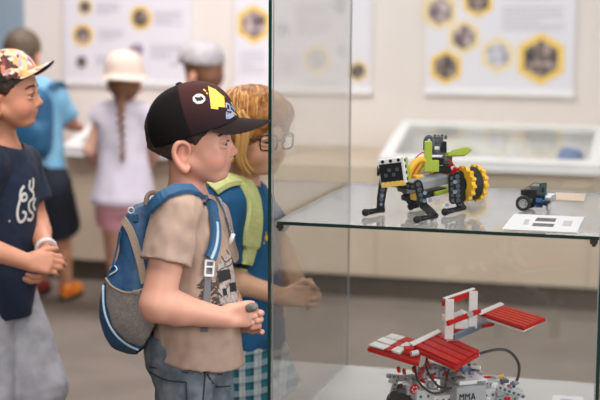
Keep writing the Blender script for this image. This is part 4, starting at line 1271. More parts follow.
under_cap_hair(J3, boy3, M['hair_dark'], low=-.045)
crown3, K3, Q3 = baseball_cap(J3['hd'], J3['HR'], 1.0, boy3, M['blotch'], None, tilt=.50, brimpitch=.40, brimlen=.054, h=.0035, rad=(.100, .086, .086), lowc=.032, cutz=-.006, brim_mat=M['blotch'], under=M['brim_under'])
mb = MB(); patch(mb, [o_bvh[crown3.name]], [(-3, 71), (2, 74), (7, 80), (6, 86), (-3, 90)], .001, .6)
if mb.f: mb.build('cap_side_panel', M['brim_under'], crown3)
def tee3_drape(F, RR):
    H, N, f = J3['H'], J3['N'], bf3[:, 0]
    F.ell(lerp(N, H, .9) + f * .008, V3(.104, .125, .12), bf3, .03); F.ell(lerp(N, H, 1.15) + f * .008, V3(.106, .132, .11), bf3, .03)
tee3 = shirt(J3, 1.02, boy3, M['tee_navy'], W(0, 316, D3), -UP, inf=.013, sleeve=.66, slr=(.052, .058), h=.0045, drape=tee3_drape, disp=adds(wrinkle(18, .005, (1, 1, .6), 7.), wrinkle(50, .0014)))
T3 = [o_bvh[tee3.name]]
shorts(J3, 1.04, boy3, M['shorts_grey'], legs=1.10, inf=.012, r=(.084, .086), h=.005, disp=adds(wrinkle(16, .006, (1, 1, .5)), wrinkle(40, .002)))
mb = MB()
for pth in ([(24, 186), (21, 190), (20, 198), (24, 201), (27, 197), (24, 193), (20, 200), (17, 212), (19, 222), (24, 220), (26, 213), (22, 212)],
            [(30, 180), (29, 188), (33, 192), (33, 198), (29, 202), (29, 210), (33, 214), (31, 220), (27, 219)], [(33, 178), (33, 186), (31, 192)], [(35, 198), (33, 205), (35, 210)]):
    strap(mb, T3, pth, .0085, .0006, 40, .0009, 2)
patch(mb, T3, circ(9.5, 221, .9, 1.0, 10), .0009, .4)
if mb.f: mb.build('shirt_print', M['print_white'], tee3)
mb = MB(); mb.torus(np.asarray(J3['wrl']) + UP * .012, nrm(J3['wrl'] - J3['ell']), .026, .006, 24, 8); mb.build('wristband', M['plastic_white'], boy3, smooth='all')
for s_ in 'rl': shoe(J3['an' + s_], bf3[:, 0], 1., boy3, M['shoe_dark'], M['sole_pale'])

# ================================================================== children with their backs turned
away = frame(CF * .97 + CR * .25)
DB = 6.45
JB_ = dict(hd=W(24, 54, DB), HR=frame(CF * .9 + CR * .3, -.15), hs=1.05, R=away, N=W(30, 82, DB), H=W(39, 178, DB - .02),
           shr=W(54, 98, DB + .0), elr=W(68, 122, DB + .06), wrr=W(80, 128, DB + .18), shl=W(9, 98, DB + .0), ell=W(4, 128, DB + .06), wrl=W(22, 138, DB + .18))
stand(JB_, dict(r=S(67, 299, 0), l=S(35, 296, 0)), 1.0)
kb = make_person(JB_, 1.0, (206, 150, 120), (190, 130, 110), 'child in light blue t-shirt and orange shoes with back turned', h=.008, face=False, skin_name='tanned_skin')
L = hf(JB_['hd'], JB_['HR'], JB_['hs'])
F = Field(L(0, 0, 0) - .15, L(0, 0, 0) + .15, .006)
F.ell(L(-.018, 0, .028), V3(.094, .082, .086), JB_['HR'], .02); F.ell(L(-.05, 0, -.02), V3(.055, .062, .05), JB_['HR'], .02); F.ell(L(.10, 0, -.04), V3(.07, .1, .08), JB_['HR'], .01, sub=True)
organic('hair', F, M['hair_mid'], kb, disp=wrinkle(90, .003))
shirt(JB_, 1.05, kb, M['tee_sky'], W(40, 172, DB), -UP, inf=.022, sleeve=.85, slr=(.055, .062), h=.007, disp=wrinkle(16, .005))
shorts(JB_, 1.05, kb, M['shorts_dark'], legs=.80, inf=.02, r=(.092, .098), h=.007)
shoe(JB_['anr'], away[:, 0], 1.05, kb, M['shoe_orange'], M['sole_dark']); shoe(JB_['anl'], away[:, 0], 1.05, kb, M['shoe_red'], M['sole_dark'])
bp3 = empty('backpack', W(38, 165, DB - .15)); tag(bp3, 'teal blue backpack worn by the child in orange shoes', 'backpack')
F = Field(W(32, 124, DB - .15) - .28, W(32, 124, DB - .15) + .28, .006)
c_ = W(31, 124, DB - .15)
F.ell(c_, V3(.062, .10, .165), away, .02, pw=3.2); F.ell(c_ - away[:, 0] * .045 - UP * .06, V3(.045, .095, .085), away, .015, pw=3)
torso(F, JB_['N'], JB_['H'], away, 1.05, .030, .006, sub=True)
pk3 = organic('pack_body', F, M['pack_teal'], bp3, disp=wrinkle(24, .003))
for y in (-1, 1):
    pts = curve_pts([c_ + away @ V3(.05, y * .075, .15), c_ + away @ V3(.09, y * .078, .172), c_ + away @ V3(.14, y * .076, .172), c_ + away @ V3(.18, y * .076, .15)], 14)
    mb = MB(); mb.ribbon(pts, [UP - away[:, 0] * .3] * 14, .045, .012); mb.build('shoulder_strap', M['pack_teal'], bp3)

# girl with the cream hat
gf = frame(CF * .98 - CR * .15)
DG = 6.35
JG = dict(hd=W(124, 82, DG), HR=gf, hs=1.0, R=gf, N=W(123, 106, DG), H=W(124, 196, DG - .01), shr=W(143, 114, DG), elr=W(156, 146, DG + .03), wrr=W(150, 165, DG + .16),
          shl=W(104, 114, DG), ell=W(90, 150, DG + .01), wrl=W(94, 164, DG + .16))
stand(JG, dict(r=S(132, 297, 0), l=S(116, 299, 0)), 1.0)
gb = make_person(JG, .95, (226, 178, 156), (200, 130, 120), 'girl in cream sun hat and pale lavender top with a long braid, back turned', h=.008, face=False, skin_name='skin')
L = hf(JG['hd'], JG['HR'], JG['hs'])
F = Field(L(0, 0, 0) - .17, L(0, 0, 0) + .17, .006)
F.ell(L(-.014, 0, .028), V3(.096, .080, .082), gf, .02); F.ell(L(-.05, 0, -.02), V3(.055, .066, .065), gf, .02); F.ell(L(.10, 0, -.04), V3(.07, .1, .08), gf, .01, sub=True)
hr = organic('hair', F, M['hair_braid'], gb, disp=wrinkle(90, .003))
mb = MB()
bp_ = curve_pts([W(123, 86, DG - .085), W(121.5, 100, DG - .10), W(121, 116, DG - .125), W(122, 134, DG - .13), W(122.5, 150, DG - .128)], 18)
for i, p in enumerate(bp_):
    r_ = .021 * (1 - .035 * i); mb.ball(p + CR * (.006 if i % 2 else -.006), (r_, r_ * .8, r_ * .95), None, 10, 7)
mb.ball(bp_[-1] - UP * .03, (.011, .01, .028), None, 10, 7)
mb.build('braid', M['hair_braid'], hr, smooth='all')
# hat: crown and soft brim
Q = frame(gf[:, 0], -.05); hc = L(-.014, 0, .035)
prof = [(.0, .108), (.03, .106), (.06, .096), (.082, .074), (.092, .045), (.095, .01), (.097, -.006), (.112, -.016), (.130, -.024), (.132, -.027), (.112, -.021), (.094, -.012), (.090, .0)]
vs = []; nn = 28
for r_, z_ in prof:
    for i in range(nn):
        a = 2 * math.pi * i / nn; vs.append(hc + Q @ V3(r_ * 1.02 * math.cos(a), r_ * .95 * math.sin(a), z_ + .004 * math.sin(3 * a) * (r_ > .1)))
mb = MB(); mb.add(vs, [(k * nn + i, k * nn + (i + 1) % nn, (k + 1) * nn + (i + 1) % nn, (k + 1) * nn + i) for k in range(len(prof) - 1) for i in range(nn)])
sun = mb.build('sun_hat', M['straw'], gb, smooth='all')
def blouse_drape(F, RR):
    H, N = JG['H'], JG['N']
    F.cap(lerp(N, H, .45), lerp(N, H, 1.02), .085, .150, .03)
shirt(JG, .98, gb, M['lavender'], W(124, 203, DG), -UP, inf=.014, sleeve=.22, slr=(.050, .058), h=.007, drape=blouse_drape, disp=wrinkle(16, .008, (1, 1, .4)), name='blouse')
shorts(JG, .98, gb, M['pink'], legs=.36, inf=.006, r=(.074, .080), h=.007)
for s_ in 'rl': shoe(JG['an' + s_], gf[:, 0], .95, gb, M['shoe_dark'], M['sole_pale'])

# child with the pale cap, farthest
pf = frame(CF * .9 - CR * .45)
DP = 6.6
JP = dict(hd=W(201, 71, DP), HR=frame(CF * .55 - CR * .8, -.1), hs=1.02, R=pf, N=W(203, 98, DP), H=W(204, 190, DP), shr=W(224, 110, DP + .03), elr=W(232, 145, DP + .03), wrr=W(222, 160, DP + .14),
          shl=W(183, 109, DP), ell=W(178, 142, DP + .05), wrl=W(184, 158, DP + .16))
stand(JP, dict(r=S(212, 294, 0), l=S(194, 294, 0)), 1.0)
pb = make_person(JP, 1.0, (226, 178, 150), (200, 130, 120), 'child in pale grey cap and white top at the back behind the dark cap', h=.008, face=False, skin_name='skin')
L = hf(JP['hd'], JP['HR'], 1.02)
F = Field(L(0, 0, 0) - .15, L(0, 0, 0) + .15, .006)
F.ell(L(-.018, 0, .028), V3(.097, .082, .084), JP['HR'], .02); F.ell(L(-.055, 0, -.03), V3(.055, .068, .06), JP['HR'], .02); F.ell(L(.10, 0, -.04), V3(.07, .1, .08), JP['HR'], .01, sub=True)
organic('hair', F, M['hair_braid'], pb, disp=wrinkle(90, .003))
baseball_cap(JP['hd'], JP['HR'], 1.05, pb, M['cap_pale'], None, tilt=.2, brimpitch=-.15, brimlen=.065, h=.005, rad=(.104, .09, .09), lowc=.046, cutz=-.012)
shirt(JP, 1.0, pb, M['tee_white'], W(204, 196, DP), -UP, inf=.016, sleeve=.6, slr=(.052, .06), h=.007, disp=wrinkle(16, .005))
shorts(JP, 1.0, pb, M['shorts_dark'], legs=.95, inf=.016, r=(.085, .092), h=.007)
for s_ in 'rl': shoe(JP['an' + s_], pf[:, 0], 1., pb, M['shoe_dark'], M['sole_pale'])
# ================================================================== brick models in the cabinet
M['lg_black'] = mat('black_brick_plastic', (15, 16, 19), .4, spec=.3)
M['lg_dgrey'] = mat('dark_grey_brick_plastic', (78, 82, 88), .35)
M['lg_grey'] = mat('grey_brick_plastic', (150, 152, 156), .35)
M['lg_lgrey'] = mat('pale_grey_brick_plastic', (196, 198, 202), .35)
M['lg_blue'] = mat('grey_blue_pin_plastic', (112, 132, 160), .35)
M['lg_yellow'] = mat('yellow_brick_plastic', (238, 184, 40), .35)
M['lg_lime'] = mat('lime_brick_plastic', (170, 188, 62), .4)
M['lg_red'] = mat('red_brick_plastic', (190, 8, 4), .5, spec=.1)
M['lg_orange'] = mat('orange_red_brick_plastic', (216, 46, 10), .5, spec=.1)
M['lg_white'] = mat('white_brick_plastic', (234, 232, 232), .3)
M['lg_slate'] = mat('slate_blue_brick_plastic', (96, 116, 132), .35)
M['lg_gold'] = mat('gold_contacts', (236, 196, 96), .35)
M['cable'] = mat('black_cable_rubber', (20, 20, 22), .5)
M['pcb_green'] = mat('dark_green_circuit_board', (20, 62, 54), .5)
M['pcb_blue'] = mat('blue_circuit_board', (30, 96, 160), .45)
M['chrome'] = mat('silver_sensor_metal', (206, 206, 208), .25, metal=.6)
M['tyre'] = mat('black_tyre_rubber', (24, 24, 24), .7)

def beam(mb, a, b, w, h, up=UP):
    """studless beam with rounded ends from a to b"""
    a, b = np.asarray(a, float), np.asarray(b, float); d = nrm(b - a); s = nrm(np.cross(up, d)); u = np.cross(d, s)
    prof = []
    for i in range(7):
        t = -math.pi / 2 + math.pi * i / 6; prof.append(b + (d * math.cos(t) + u * math.sin(t)) * h / 2)
    for i in range(7):
        t = math.pi / 2 + math.pi * i / 6; prof.append(a + (d * math.cos(t) + u * math.sin(t)) * h / 2)
    mb.prism([p - s * w / 2 for p in prof], s * w)
def beam_part(name, a, b, w, h, m, parent, up=UP, holes=True, pin='lg_dgrey'):
    mb = MB(); beam(mb, a, b, w, h, up); o = mb.build(name, M[m], parent)
    if holes:
        a, b = np.asarray(a, float), np.asarray(b, float); d = nrm(b - a); s = nrm(np.cross(up, d)); n = max(2, int(np.linalg.norm(b - a) / .011))
        mb = MB()
        for i in range(n + 1):
            p = lerp(a, b, i / n)
            mb.cyl(p - s * (w / 2 + .0005), p + s * (w / 2 + .0005), h * .27, n=10)
        mb.build('pin_holes', M[pin], o, smooth=True)['kind'] = 'stuff'
    return o

# ---- yellow and black walker on the shelf
wk = empty('robot_model', S(425, 208, ZS)); Z0 = ZS + .0005
tag(wk, 'yellow and black walking robot built of bricks standing on the glass shelf', 'robot')
DW = 3.47
k1 = DW / FPX
A = lambda u, v, d=0.: W(u, v, DW + d)
# controller block with circuit board at the head
cR = np.stack([nrm(CF * .95 + CR * .30), nrm(CR * .95 - CF * .30), UP], 1)
tiltm = np.array(Matrix.Rotation(math.radians(-9), 3, Vector(cR[:, 0])))
cx, cz = tiltm @ cR[:, 1], tiltm @ cR[:, 2]; cn = -np.cross(cx, cz)     # right, up, away
hc = A(393, 171, -.03)
mb = MB(); mb.obox(hc, cx * .033, cz * .032, cn * .010); hub = mb.build('controller', M['lg_white'], wk, bevel=.002)
mb = MB(); mb.obox(hc - cn * .0115 - cz * .003 - cx * .002, cx * .028, cz * .023, cn * .0014); brd = mb.build('circuit_board', M['lg_black'], hub)
mb = MB()
for i in range(5): mb.obox(hc - cn * .0125 - cz * .0295 + cx * (-.024 + .0115 * i), cx * .0048, cz * .0055, cn * .001)
mb.obox(hc - cn * .0122 - cz * .034, cx * .031, cz * .003, cn * .0008)
mb.build('gold_contacts', M['lg_gold'], hub)
mb = MB()
for i in range(3): mb.cyl(hc + cx * (-.02 + .02 * i) + cz * .026 - cn * .0125, hc + cx * (-.02 + .02 * i) + cz * .026 - cn * .009, .004, n=12)
for i in range(4): mb.cyl(hc + cx * .031 + cz * (-.022 + .015 * i) - cn * .002, hc + cx * .0345 + cz * (-.022 + .015 * i) - cn * .002, .0042, n=12)
mb.build('pin_holes', M['lg_black'], hub, smooth=True)['kind'] = 'stuff'
for i in range(4):
    mb = MB(); mb.obox(hc - cn * .0132 + cx * (-.016 + .010 * i) + cz * (.004 if i % 2 else -.008), cx * .004, cz * .004, cn * .0006); mb.build('chip', M['lg_dgrey'], brd)
mb = MB(); mb.obox(hc + cn * .016 + cx * .004, cx * .032, cz * .029, cn * .005); mb.build('lime_frame', M['lg_lime'], wk, bevel=.0015)
mb = MB(); mb.cyl(A(377, 171, -.02), A(381, 171, -.02), .012, .012); mb.build('side_knob', M['lg_black'], wk, smooth=True)
# body: grey battery barrel, black frames
a, b = A(402, 188, .0), A(446, 177, .06); d = nrm(b - a); sd = nrm(np.cross(UP, d)); uu = np.cross(d, sd)
poly = [a + sd * x + uu * z for x, z in ((-.026, -.012), (.026, -.012), (.026, .008), (.014, .018), (-.014, .018), (-.026, .008))]
mb = MB(); mb.prism(poly, b - a); mb.build('motor_housing', M['lg_grey'], wk, bevel=.002)
mb = MB(); mb.prism([p + (uu * .0006) for p in [a + sd * x + uu * z - d * .002 for x, z in ((-.02, -.011), (.02, -.011), (.016, .012), (-.016, .012))]], d * .001); mb.build('motor_face', M['lg_dgrey'], wk)
mb = MB(); mb.obox(A(424, 194, .03), d * .055, sd * .022, uu * .007); mb.build('chassis', M['lg_black'], wk, bevel=.002)
mb = MB(); mb.obox(A(441, 190, .05), d * .034, sd * .030, uu * .005); mb.build('lime_plate', M['lg_lime'], wk, bevel=.001)
# yellow curved links on the back
for p in ([(407, 181, 0), (411, 168, .0), (419, 160, .01), (428, 162, .015), (433, 172, .02)], [(412, 184, .04), (416, 172, .04), (423, 164, .045), (431, 167, .05), (436, 176, .05)]):
    mb = MB(); mb.tube(curve_pts([A(*q) for q in p], 16), .0085, 8); mb.build('curved_link', M['lg_yellow'], wk, smooth='all')
mb = MB(); mb.obox(A(415, 178, .03), d * .012, sd * .024, uu * .010); mb.build('yellow_bracket', M['lg_yellow'], wk, bevel=.003)
mb = MB(); mb.obox(A(417, 196, -.02), d * .014, sd * .012, uu * .008); mb.build('yellow_bracket', M['lg_yellow'], wk, bevel=.003)
# turret: lime uprights, dark head, lime blade
for u, v0, v1, dd in ((428, 172, 141, .012), (435, 172, 160, .016), (447, 172, 152, .05)):
    mb = MB(); mb.obox(A(u, (v0 + v1) / 2, dd), CR * .0095, CF * .006, UP * abs(v0 - v1) / 2 * k1); mb.build('lime_upright', M['lg_lime'], wk, bevel=.002)
mb = MB(); mb.tube(curve_pts([A(425, 150, .025), A(425.5, 140, .025), A(429, 136.5, .025), A(432.5, 140, .025), A(432.5, 150, .025)], 14), .005, 8); mb.build('arch', M['lg_dgrey'], wk, smooth='all')
for u, v, w_, h_, m in ((438, 141, .012, .012, 'lg_dgrey'), (443, 147, .008, .014, 'lg_black'), (438, 152, .016, .006, 'lg_dgrey'), (437, 161, .018, .009, 'lg_black'), (447, 160, .012, .010, 'lg_dgrey'), (441, 169, .024, .008, 'lg_black')):
    mb = MB(); mb.obox(A(u, v, .04), CR * w_, CF * .012, UP * h_); mb.cyl(A(u - 1.5, v, .028) , A(u - 1.5, v, .024), .004, n=10); mb.build('turret_block', M[m], wk, bevel=.0015)
for i in range(4):
    mb = MB(); mb.cyl(A(435 + 3.6 * i, 134.5 + .8 * (i % 2), .04), A(435 + 3.6 * i, 139, .04), .0036, n=10); mb.build('turret_stud', M['lg_dgrey'], wk, smooth=True)
for u, v, m in ((452, 172, 'lg_red'), (445, 174, 'lg_red'), (456, 170, 'lg_red'), (450, 164, 'lg_orange')):
    mb = MB(); mb.obox(A(u, v, .045), CR * .007, CF * .01, UP * .0055); mb.build('red_connector', M[m], wk, bevel=.001)
bl = [A(447, 156, .02), A(465, 155.5, .02), A(472.5, 149.5, .02), A(467, 146.5, .02), A(452, 150, .02)]
mb = MB(); mb.prism(bl, CF * .012 - UP * .004); mb.build('lime_blade', M['lg_lime'], wk, bevel=.002)
for p in ([(430, 150), (420, 154), (412, 163), (407, 174)], [(432, 154), (424, 158), (417, 167), (410, 179)], [(446, 158), (453, 164), (458, 172)]):
    mb = MB(); mb.tube(curve_pts([A(u, v, .02) for u, v in p], 16), .0016, 6); mb.build('wire', M['lg_orange'], wk, smooth='all')
# yellow toothed wheels with black tread
wa = nrm(CR * .85 + CF * .53)
for j, (u, v, r, dd) in enumerate(((463.5, 184, .046, .04), (475.5, 183, .047, .058))):
    c = A(u, v, dd)
    x = nrm(np.cross(wa, UP)); y = np.cross(wa, x)
    ring = []
    for i in range(56):
        t = 2 * math.pi * i / 56; rr = r * (1.0 if i % 4 in (0, 1) else .88); ring.append(c + (x * math.cos(t) + y * math.sin(t)) * rr)
    mb = MB(); mb.prism([p - wa * .006 for p in ring], wa * .012); wh = mb.build('wheel', M['lg_yellow'], wk)
    mb = MB(); mb.cyl(c - wa * .009, c + wa * .009, r * (.45, .60)[j], n=24); mb.build('hub', M['lg_black'], wh, smooth=True)
c = lerp(A(463.5, 184, .04), A(475.5, 183, .058), .5)
mb = MB(); mb.cyl(c - wa * .011, c + wa * .011, .042, n=28); mb.build('wheel_tread', M['tyre'], wk, smooth=True)
# legs: black beams with round feet on the shelf
def leg(top, knee, foot_a, foot_b, dd):
    t, k = A(*top, dd), A(*knee, dd)
    L1 = beam_part('leg', t, k, .016, .021, 'lg_black', wk, pin='lg_dgrey')
    fa, fb = S(*foot_a, Z0 + .0105), S(*foot_b, Z0 + .0105)
    mb = MB(); mb.tube([fa, lerp(fa, fb, .5), fb], [.0075, .0065, .0075], 10); ft = mb.build('foot', M['lg_black'], L1, smooth='all')
    mb = MB(); mb.ball(fa, .0095); mb.build('foot_tip', M['lg_black'], L1, smooth='all')
    ank = lerp(fa, fb, .85)
    mb = MB(); beam(mb, k, ank + UP * .004, .013, .015); mb.build('shin', M['lg_black'], L1)
    mb = MB(); q = lerp(k, ank, .45); s_ = nrm(np.cross(UP, nrm(t - k)))
    for z in (0, .35): mb.cyl(lerp(q, t, z) - CF * .009, lerp(q, t, z) + CF * .002, .0042, n=10)
    mb.build('pin', M['lg_blue'], L1, smooth=True)
leg((384, 180), (381, 199), (365.5, 212.5), (383, 209.5), -.02)
leg((418, 184), (423, 205), (417, 219.5), (436, 215.5), -.04)
leg((405, 188), (410, 200), (411, 206.5), (424, 204), .03)
leg((457, 176), (458, 200), (445, 212), (464, 207.5), .0)
beam_part('cross_beam', A(383, 182, -.01), A(418, 187, -.03), .012, .016, 'lg_black', wk, pin='lg_dgrey')
beam_part('rear_frame', A(452, 178, .0), A(453, 200, .0), .012, .020, 'lg_black', wk, pin='lg_dgrey')
beam_part('rear_frame', A(460, 174, .02), A(462, 198, .02), .012, .018, 'lg_black', wk, pin='lg_black')
for u, v in ((425, 193), (430, 200), (426, 208), (432, 211), (455, 182), (455, 192), (447, 205)):
    mb = MB(); mb.cyl(A(u, v, -.055), A(u, v, -.03), .0048, n=12); mb.build('pin', M['lg_blue'], wk, smooth=True)

# ---- small two-wheeled robot
DC = W(523, 211, 3.3); sc = empty('wheeled_robot', S(536, 208.5, ZS))
tag(sc, 'small two wheeled robot with green circuit board and silver eyes on the shelf', 'robot')
pw_ = S(523, 211.5, Z0); Dc = pw_.dot(CF); kc = Dc / FPX
B = lambda u, v, d=0.: W(u, v, Dc + d)
ax = nrm(CF * .88 + CR * .40)
rw = .0200
for j, c in enumerate((pw_ + UP * (rw + .0003), pw_ + UP * (rw + .0003) + ax * .062)):
    mb = MB(); mb.torus(c, ax, rw - .0045, .0045, 28, 10); ty = mb.build('wheel', M['tyre'], sc, smooth='all')
    mb = MB(); mb.torus(c, ax, rw - .0088, .0022, 24, 6)
    mb.cyl(c - ax * .003, c + ax * .003, .0042, n=14)
    x = nrm(np.cross(ax, UP)); y = np.cross(ax, x)
    for i in range(6):
        t = 2 * math.pi * i / 6; dd = x * math.cos(t) + y * math.sin(t)
        mb.obox(c + dd * .0062, dd * .0055, np.cross(ax, dd) * .0020, ax * .002)
    mb.build('rim', M['chrome'], ty, smooth=True)
fx = nrm(CR * .88 - CF * .46)
c0 = pw_ + ax * .031 + UP * .020
mb = MB(); mb.obox(c0 + fx * .018, fx * .040, ax * .020, UP * .003); mb.build('chassis', M['lg_black'], sc, bevel=.001)
for u, v, w_, h_, m in ((527, 192, .012, .007, 'lg_black'), (533, 194, .012, .011, 'lg_black'), (536, 187.5, .011, .005, 'lg_dgrey'), (529, 199, .013, .006, 'lg_dgrey'), (540, 199, .006, .009, 'lg_black')):
    mb = MB(); mb.obox(B(u, v, .03), CR * w_, ax * .014, UP * h_); mb.build('frame_block', M[m], sc, bevel=.001)
mb = MB(); mb.obox(B(543, 191.5, .03), nrm(CR * .8 + CF * .6) * .012, nrm(CF * .8 - CR * .6) * .0012, UP * .022); pb_ = mb.build('circuit_board', M['pcb_green'], sc)
mb = MB(); mb.obox(B(542, 190, .0262), CR * .005, CF * .001, UP * .006); mb.build('chip', M['lg_black'], pb_)
mb = MB(); mb.obox(B(538.5, 202.5, .02), CR * .0085, CF * .012, UP * .0115); mb.build('blue_module', M['pcb_blue'], sc, bevel=.001)
mb = MB(); mb.obox(B(547, 198.5, .025), fx * .0012, ax * .022, UP * .0095); sn_ = mb.build('sensor_board', M['pcb_blue'], sc)
for dd in (-.012, .014):
    e = B(547, 197.8, .025) + ax * dd
    mb = MB(); mb.cyl(e, e + fx * .017, .0095, n=20); mb.build('sensor_eye', M['chrome'], sn_, smooth=True)
    mb = MB(); mb.cyl(e + fx * .0155, e + fx * .0168, .0066, n=20); mb.build('sensor_grille', M['lg_black'], sn_, smooth=True)
cw = pw_ + ax * .031 + fx * .058
mb = MB(); mb.ball(V3(cw[0], cw[1], Z0 + .0062), .006); mb.cyl(V3(cw[0], cw[1], Z0 + .007), V3(cw[0], cw[1], Z0 + .020), .0075, n=14); mb.build('caster', M['chrome'], sc, smooth=True)
for p in ([(524, 192), (528, 186.5), (533, 188), (536, 194)], [(540, 184), (534, 183), (529, 188), (530, 196)]):
    mb = MB(); mb.tube(curve_pts([B(u, v, .02) for u, v in p], 12), .0009, 6); mb.build('wire', M['cable'], sc, smooth='all')

# ---- red and white winged model on the cabinet floor
fl = empty('winged_model', S(450, 425, ZB))
tag(fl, 'red and white winged brick model on a grey geared base inside the lower cabinet', 'brick model')
DF = 3.42
E_ = lambda u, v, d=0.: W(u, v, DF + d)
def studs(mb, p0, ex, ey, nx, ny, r, h, n_):
    for i in range(nx):
        for j in range(ny):
            p = p0 + ex * (i + .5) / nx + ey * (j + .5) / ny; mb.cyl(p, p + n_ * h, r, n=8)
def plate(name, quad, z, m, t, ridges=0, rm=None, white_under=False, studmat=None):
    """slab from four corner sightings on the level z, with raised rows along its first side"""
    q = [S(u, v, z) for u, v in quad]
    mb = MB(); mb.prism(q, -UP * t); o = mb.build(name, M[m], fl, bevel=.0008)
    for i in range(ridges):
        a0, a1 = (i + .12) / ridges, (i + .88) / ridges
        p = [lerp(q[0], q[3], a0), lerp(q[1], q[2], a0), lerp(q[1], q[2], a1), lerp(q[0], q[3], a1)]
        mb = MB(); mb.prism(p, UP * .0035); mb.build('wing_rib', M[rm or m], o, bevel=.0012)
    if white_under:
        c = sum(q) / 4
        mb = MB(); mb.prism([lerp(p, c, .03) - UP * (t + .0002) for p in q], -UP * .0045); mb.build('under_plate', M['lg_white'], o)
    return o
zc = S(440, 350, .578)[2]
# central red wing
plate('wing', [(409, 346), (437, 333), (479.5, 353), (455, 367)], zc, 'lg_red', .009, 0)
wq = [(409, 345), (438, 332.5), (480, 351.5), (455.5, 366)]
Q4 = [S(u, v, zc + .001) for u, v in wq]
for i in range(4):      # ribs run front-left to back-right
    a0, a1 = (i + .10) / 4, (i + .90) / 4
    p = [lerp(Q4[1], Q4[0], a0), lerp(Q4[2], Q4[3], a0), lerp(Q4[2], Q4[3], a1), lerp(Q4[1], Q4[0], a1)]
    mb = MB(); mb.prism(p, UP * .005); mb.build('wing_rib', M['lg_red'], fl, bevel=.0015)
mb = MB(); mb.prism([S(u, v, zc - .0095) for u, v in [(430, 360), (455, 369), (480, 354), (476, 353), (455, 365)]], -UP * .004); mb.build('under_plate', M['lg_white'], fl)
mb = MB(); mb.prism([S(u, v, zc + .007) for u, v in [(409, 344), (438, 330.5), (441, 333), (413, 346.5)]], UP * .004); mb.build('white_tile', M['lg_white'], fl, bevel=.0008)
# left wing: red with white strips
zl = zc - .012
plate('wing', [(367.5, 347.5), (396, 335.5), (422, 346), (418.5, 363)], zl, 'lg_red', .010)
for i, (a, b) in enumerate((((368.5, 346), (384, 350.5)), ((376.5, 341.5), (391, 346)), ((385, 338), (399, 341.5)))):
    u0, v0 = a; u1, v1 = b
    mb = MB(); mb.prism([S(*q, zl + .003) for q in ((u0, v0), (u1, v1), (u1 + 6.6, v1 - 3.3), (u0 + 6.6, v0 - 3.3))], UP * .004); mb.build('white_tile', M['lg_white'], fl, bevel=.0008)
for i in range(3):
    u0, v0 = 381 + 8.2 * i, 350 - 4.2 * i
    mb = MB(); mb.prism([S(*q, zl + .002) for q in ((u0, v0), (u0 + 11, v0 + 3.2), (u0 + 18, v0 - .5), (u0 + 8, v0 - 3.8))], UP * .0045); mb.build('wing_rib', M['lg_red'], fl, bevel=.0008)
for q in ([(391, 352), (400, 355), (406, 351), (398, 348)], [(400, 347.5), (407, 349.5), (413, 345.5), (406, 344)]):
    mb = MB(); mb.prism([S(u, v, zl + .003) for u, v in q], UP * .006); mb.build('white_tile', M['lg_white'], fl, bevel=.0008)
mb = MB(); mb.cyl(S(411, 354, zl + .010), S(418, 352.5, zl + .012), .007, n=14); mb.build('grey_joint', M['lg_lgrey'], fl, smooth=True)
mb = MB(); mb.obox(S(409, 350, zl + .012), CR * .012, CF * .014, UP * .007); mb.build('red_joint', M['lg_red'], fl, bevel=.001)
# tail frame: two white uprights, red rails
DT = .06
for u, v0, v1 in ((449.2, 298.5, 340), (473, 290.5, 329)):
    dd = DT + (u - 449) * .0022
    mb = MB(); mb.obox(E_(u, (v0 + v1) / 2, dd), CR * .0108, CF * .0045, UP * (v1 - v0) / 2 * (DF + dd) / FPX); mb.build('upright', M['lg_white'], fl, bevel=.001)
def rail(name, a, b, da, db, w, h, m):
    p, q = E_(*a, da), E_(*b, db); d = q - p; dn = nrm(d); s_ = nrm(np.cross(UP, dn)); u_ = np.cross(dn, s_)
    mb = MB(); mb.obox((p + q) / 2, d / 2, s_ * w / 2, u_ * h / 2); return mb.build(name, M[m], fl, bevel=.001)
rail('tail_rail', (442.5, 303.5), (476, 291.5), DT + .005, DT + .075, .008, .014, 'lg_red')
rail('tail_rail', (447.5, 323.5), (480, 310.5), DT - .014, DT + .056, .008, .012, 'lg_red')
rail('white_tile', (444, 298.5), (474, 288.5), DT + .005, DT + .075, .009, .004, 'lg_white')
mb = MB(); mb.cyl(E_(470.2, 314, DT + .026), E_(470.2, 314, DT + .02), .0052, n=14); mb.build('axle_end', M['lg_black'], fl, smooth=True)
mb = MB(); mb.cyl(E_(470.2, 314, DT + .0205), E_(470.2, 314, DT + .019), .0078, n=16); mb.build('bushing', M['lg_grey'], fl, smooth=True)
mb = MB(); mb.prism([E_(442, 318, DT + .03), E_(462, 309, DT + .07), E_(468, 312, DT + .1), E_(455, 319, DT + .06)], UP * -.010); mb.build('white_tile', M['lg_white'], fl, bevel=.001)
mb = MB(); mb.obox(E_(443.5, 317, DT + .03), CR * .004, CF * .012, UP * .006); mb.build('tan_tile', M['card_cream'], fl, bevel=.001)
mb = MB(); mb.obox(E_(461, 324, DT + .05), CR * .017, CF * .012, UP * .010); mb.build('white_block', M['lg_white'], fl, bevel=.001)
mb = MB(); mb.obox(E_(458, 331, DT + .04), CR * .014, CF * .012, UP * .006); mb.build('red_block', M['lg_red'], fl, bevel=.001)
rail('slate_beam', (453, 337.5), (480, 325.5), DT + .0, DT + .07, .012, .014, 'lg_slate')
rail('slate_beam', (449, 339.5), (477, 328), DT + .02, DT + .09, .010, .012, 'lg_slate')
rail('arm', (476, 322), (488, 318.5), DT + .07, DT + .10, .012, .012, 'lg_grey')
rail('arm', (477, 327), (492, 324), DT + .07, DT + .12, .016, .008, 'lg_red')
mb = MB(); mb.obox(E_(451, 343, DT + .02), CR * .012, CF * .012, UP * .014); mb.build('mast', M['lg_white'], fl, bevel=.001)
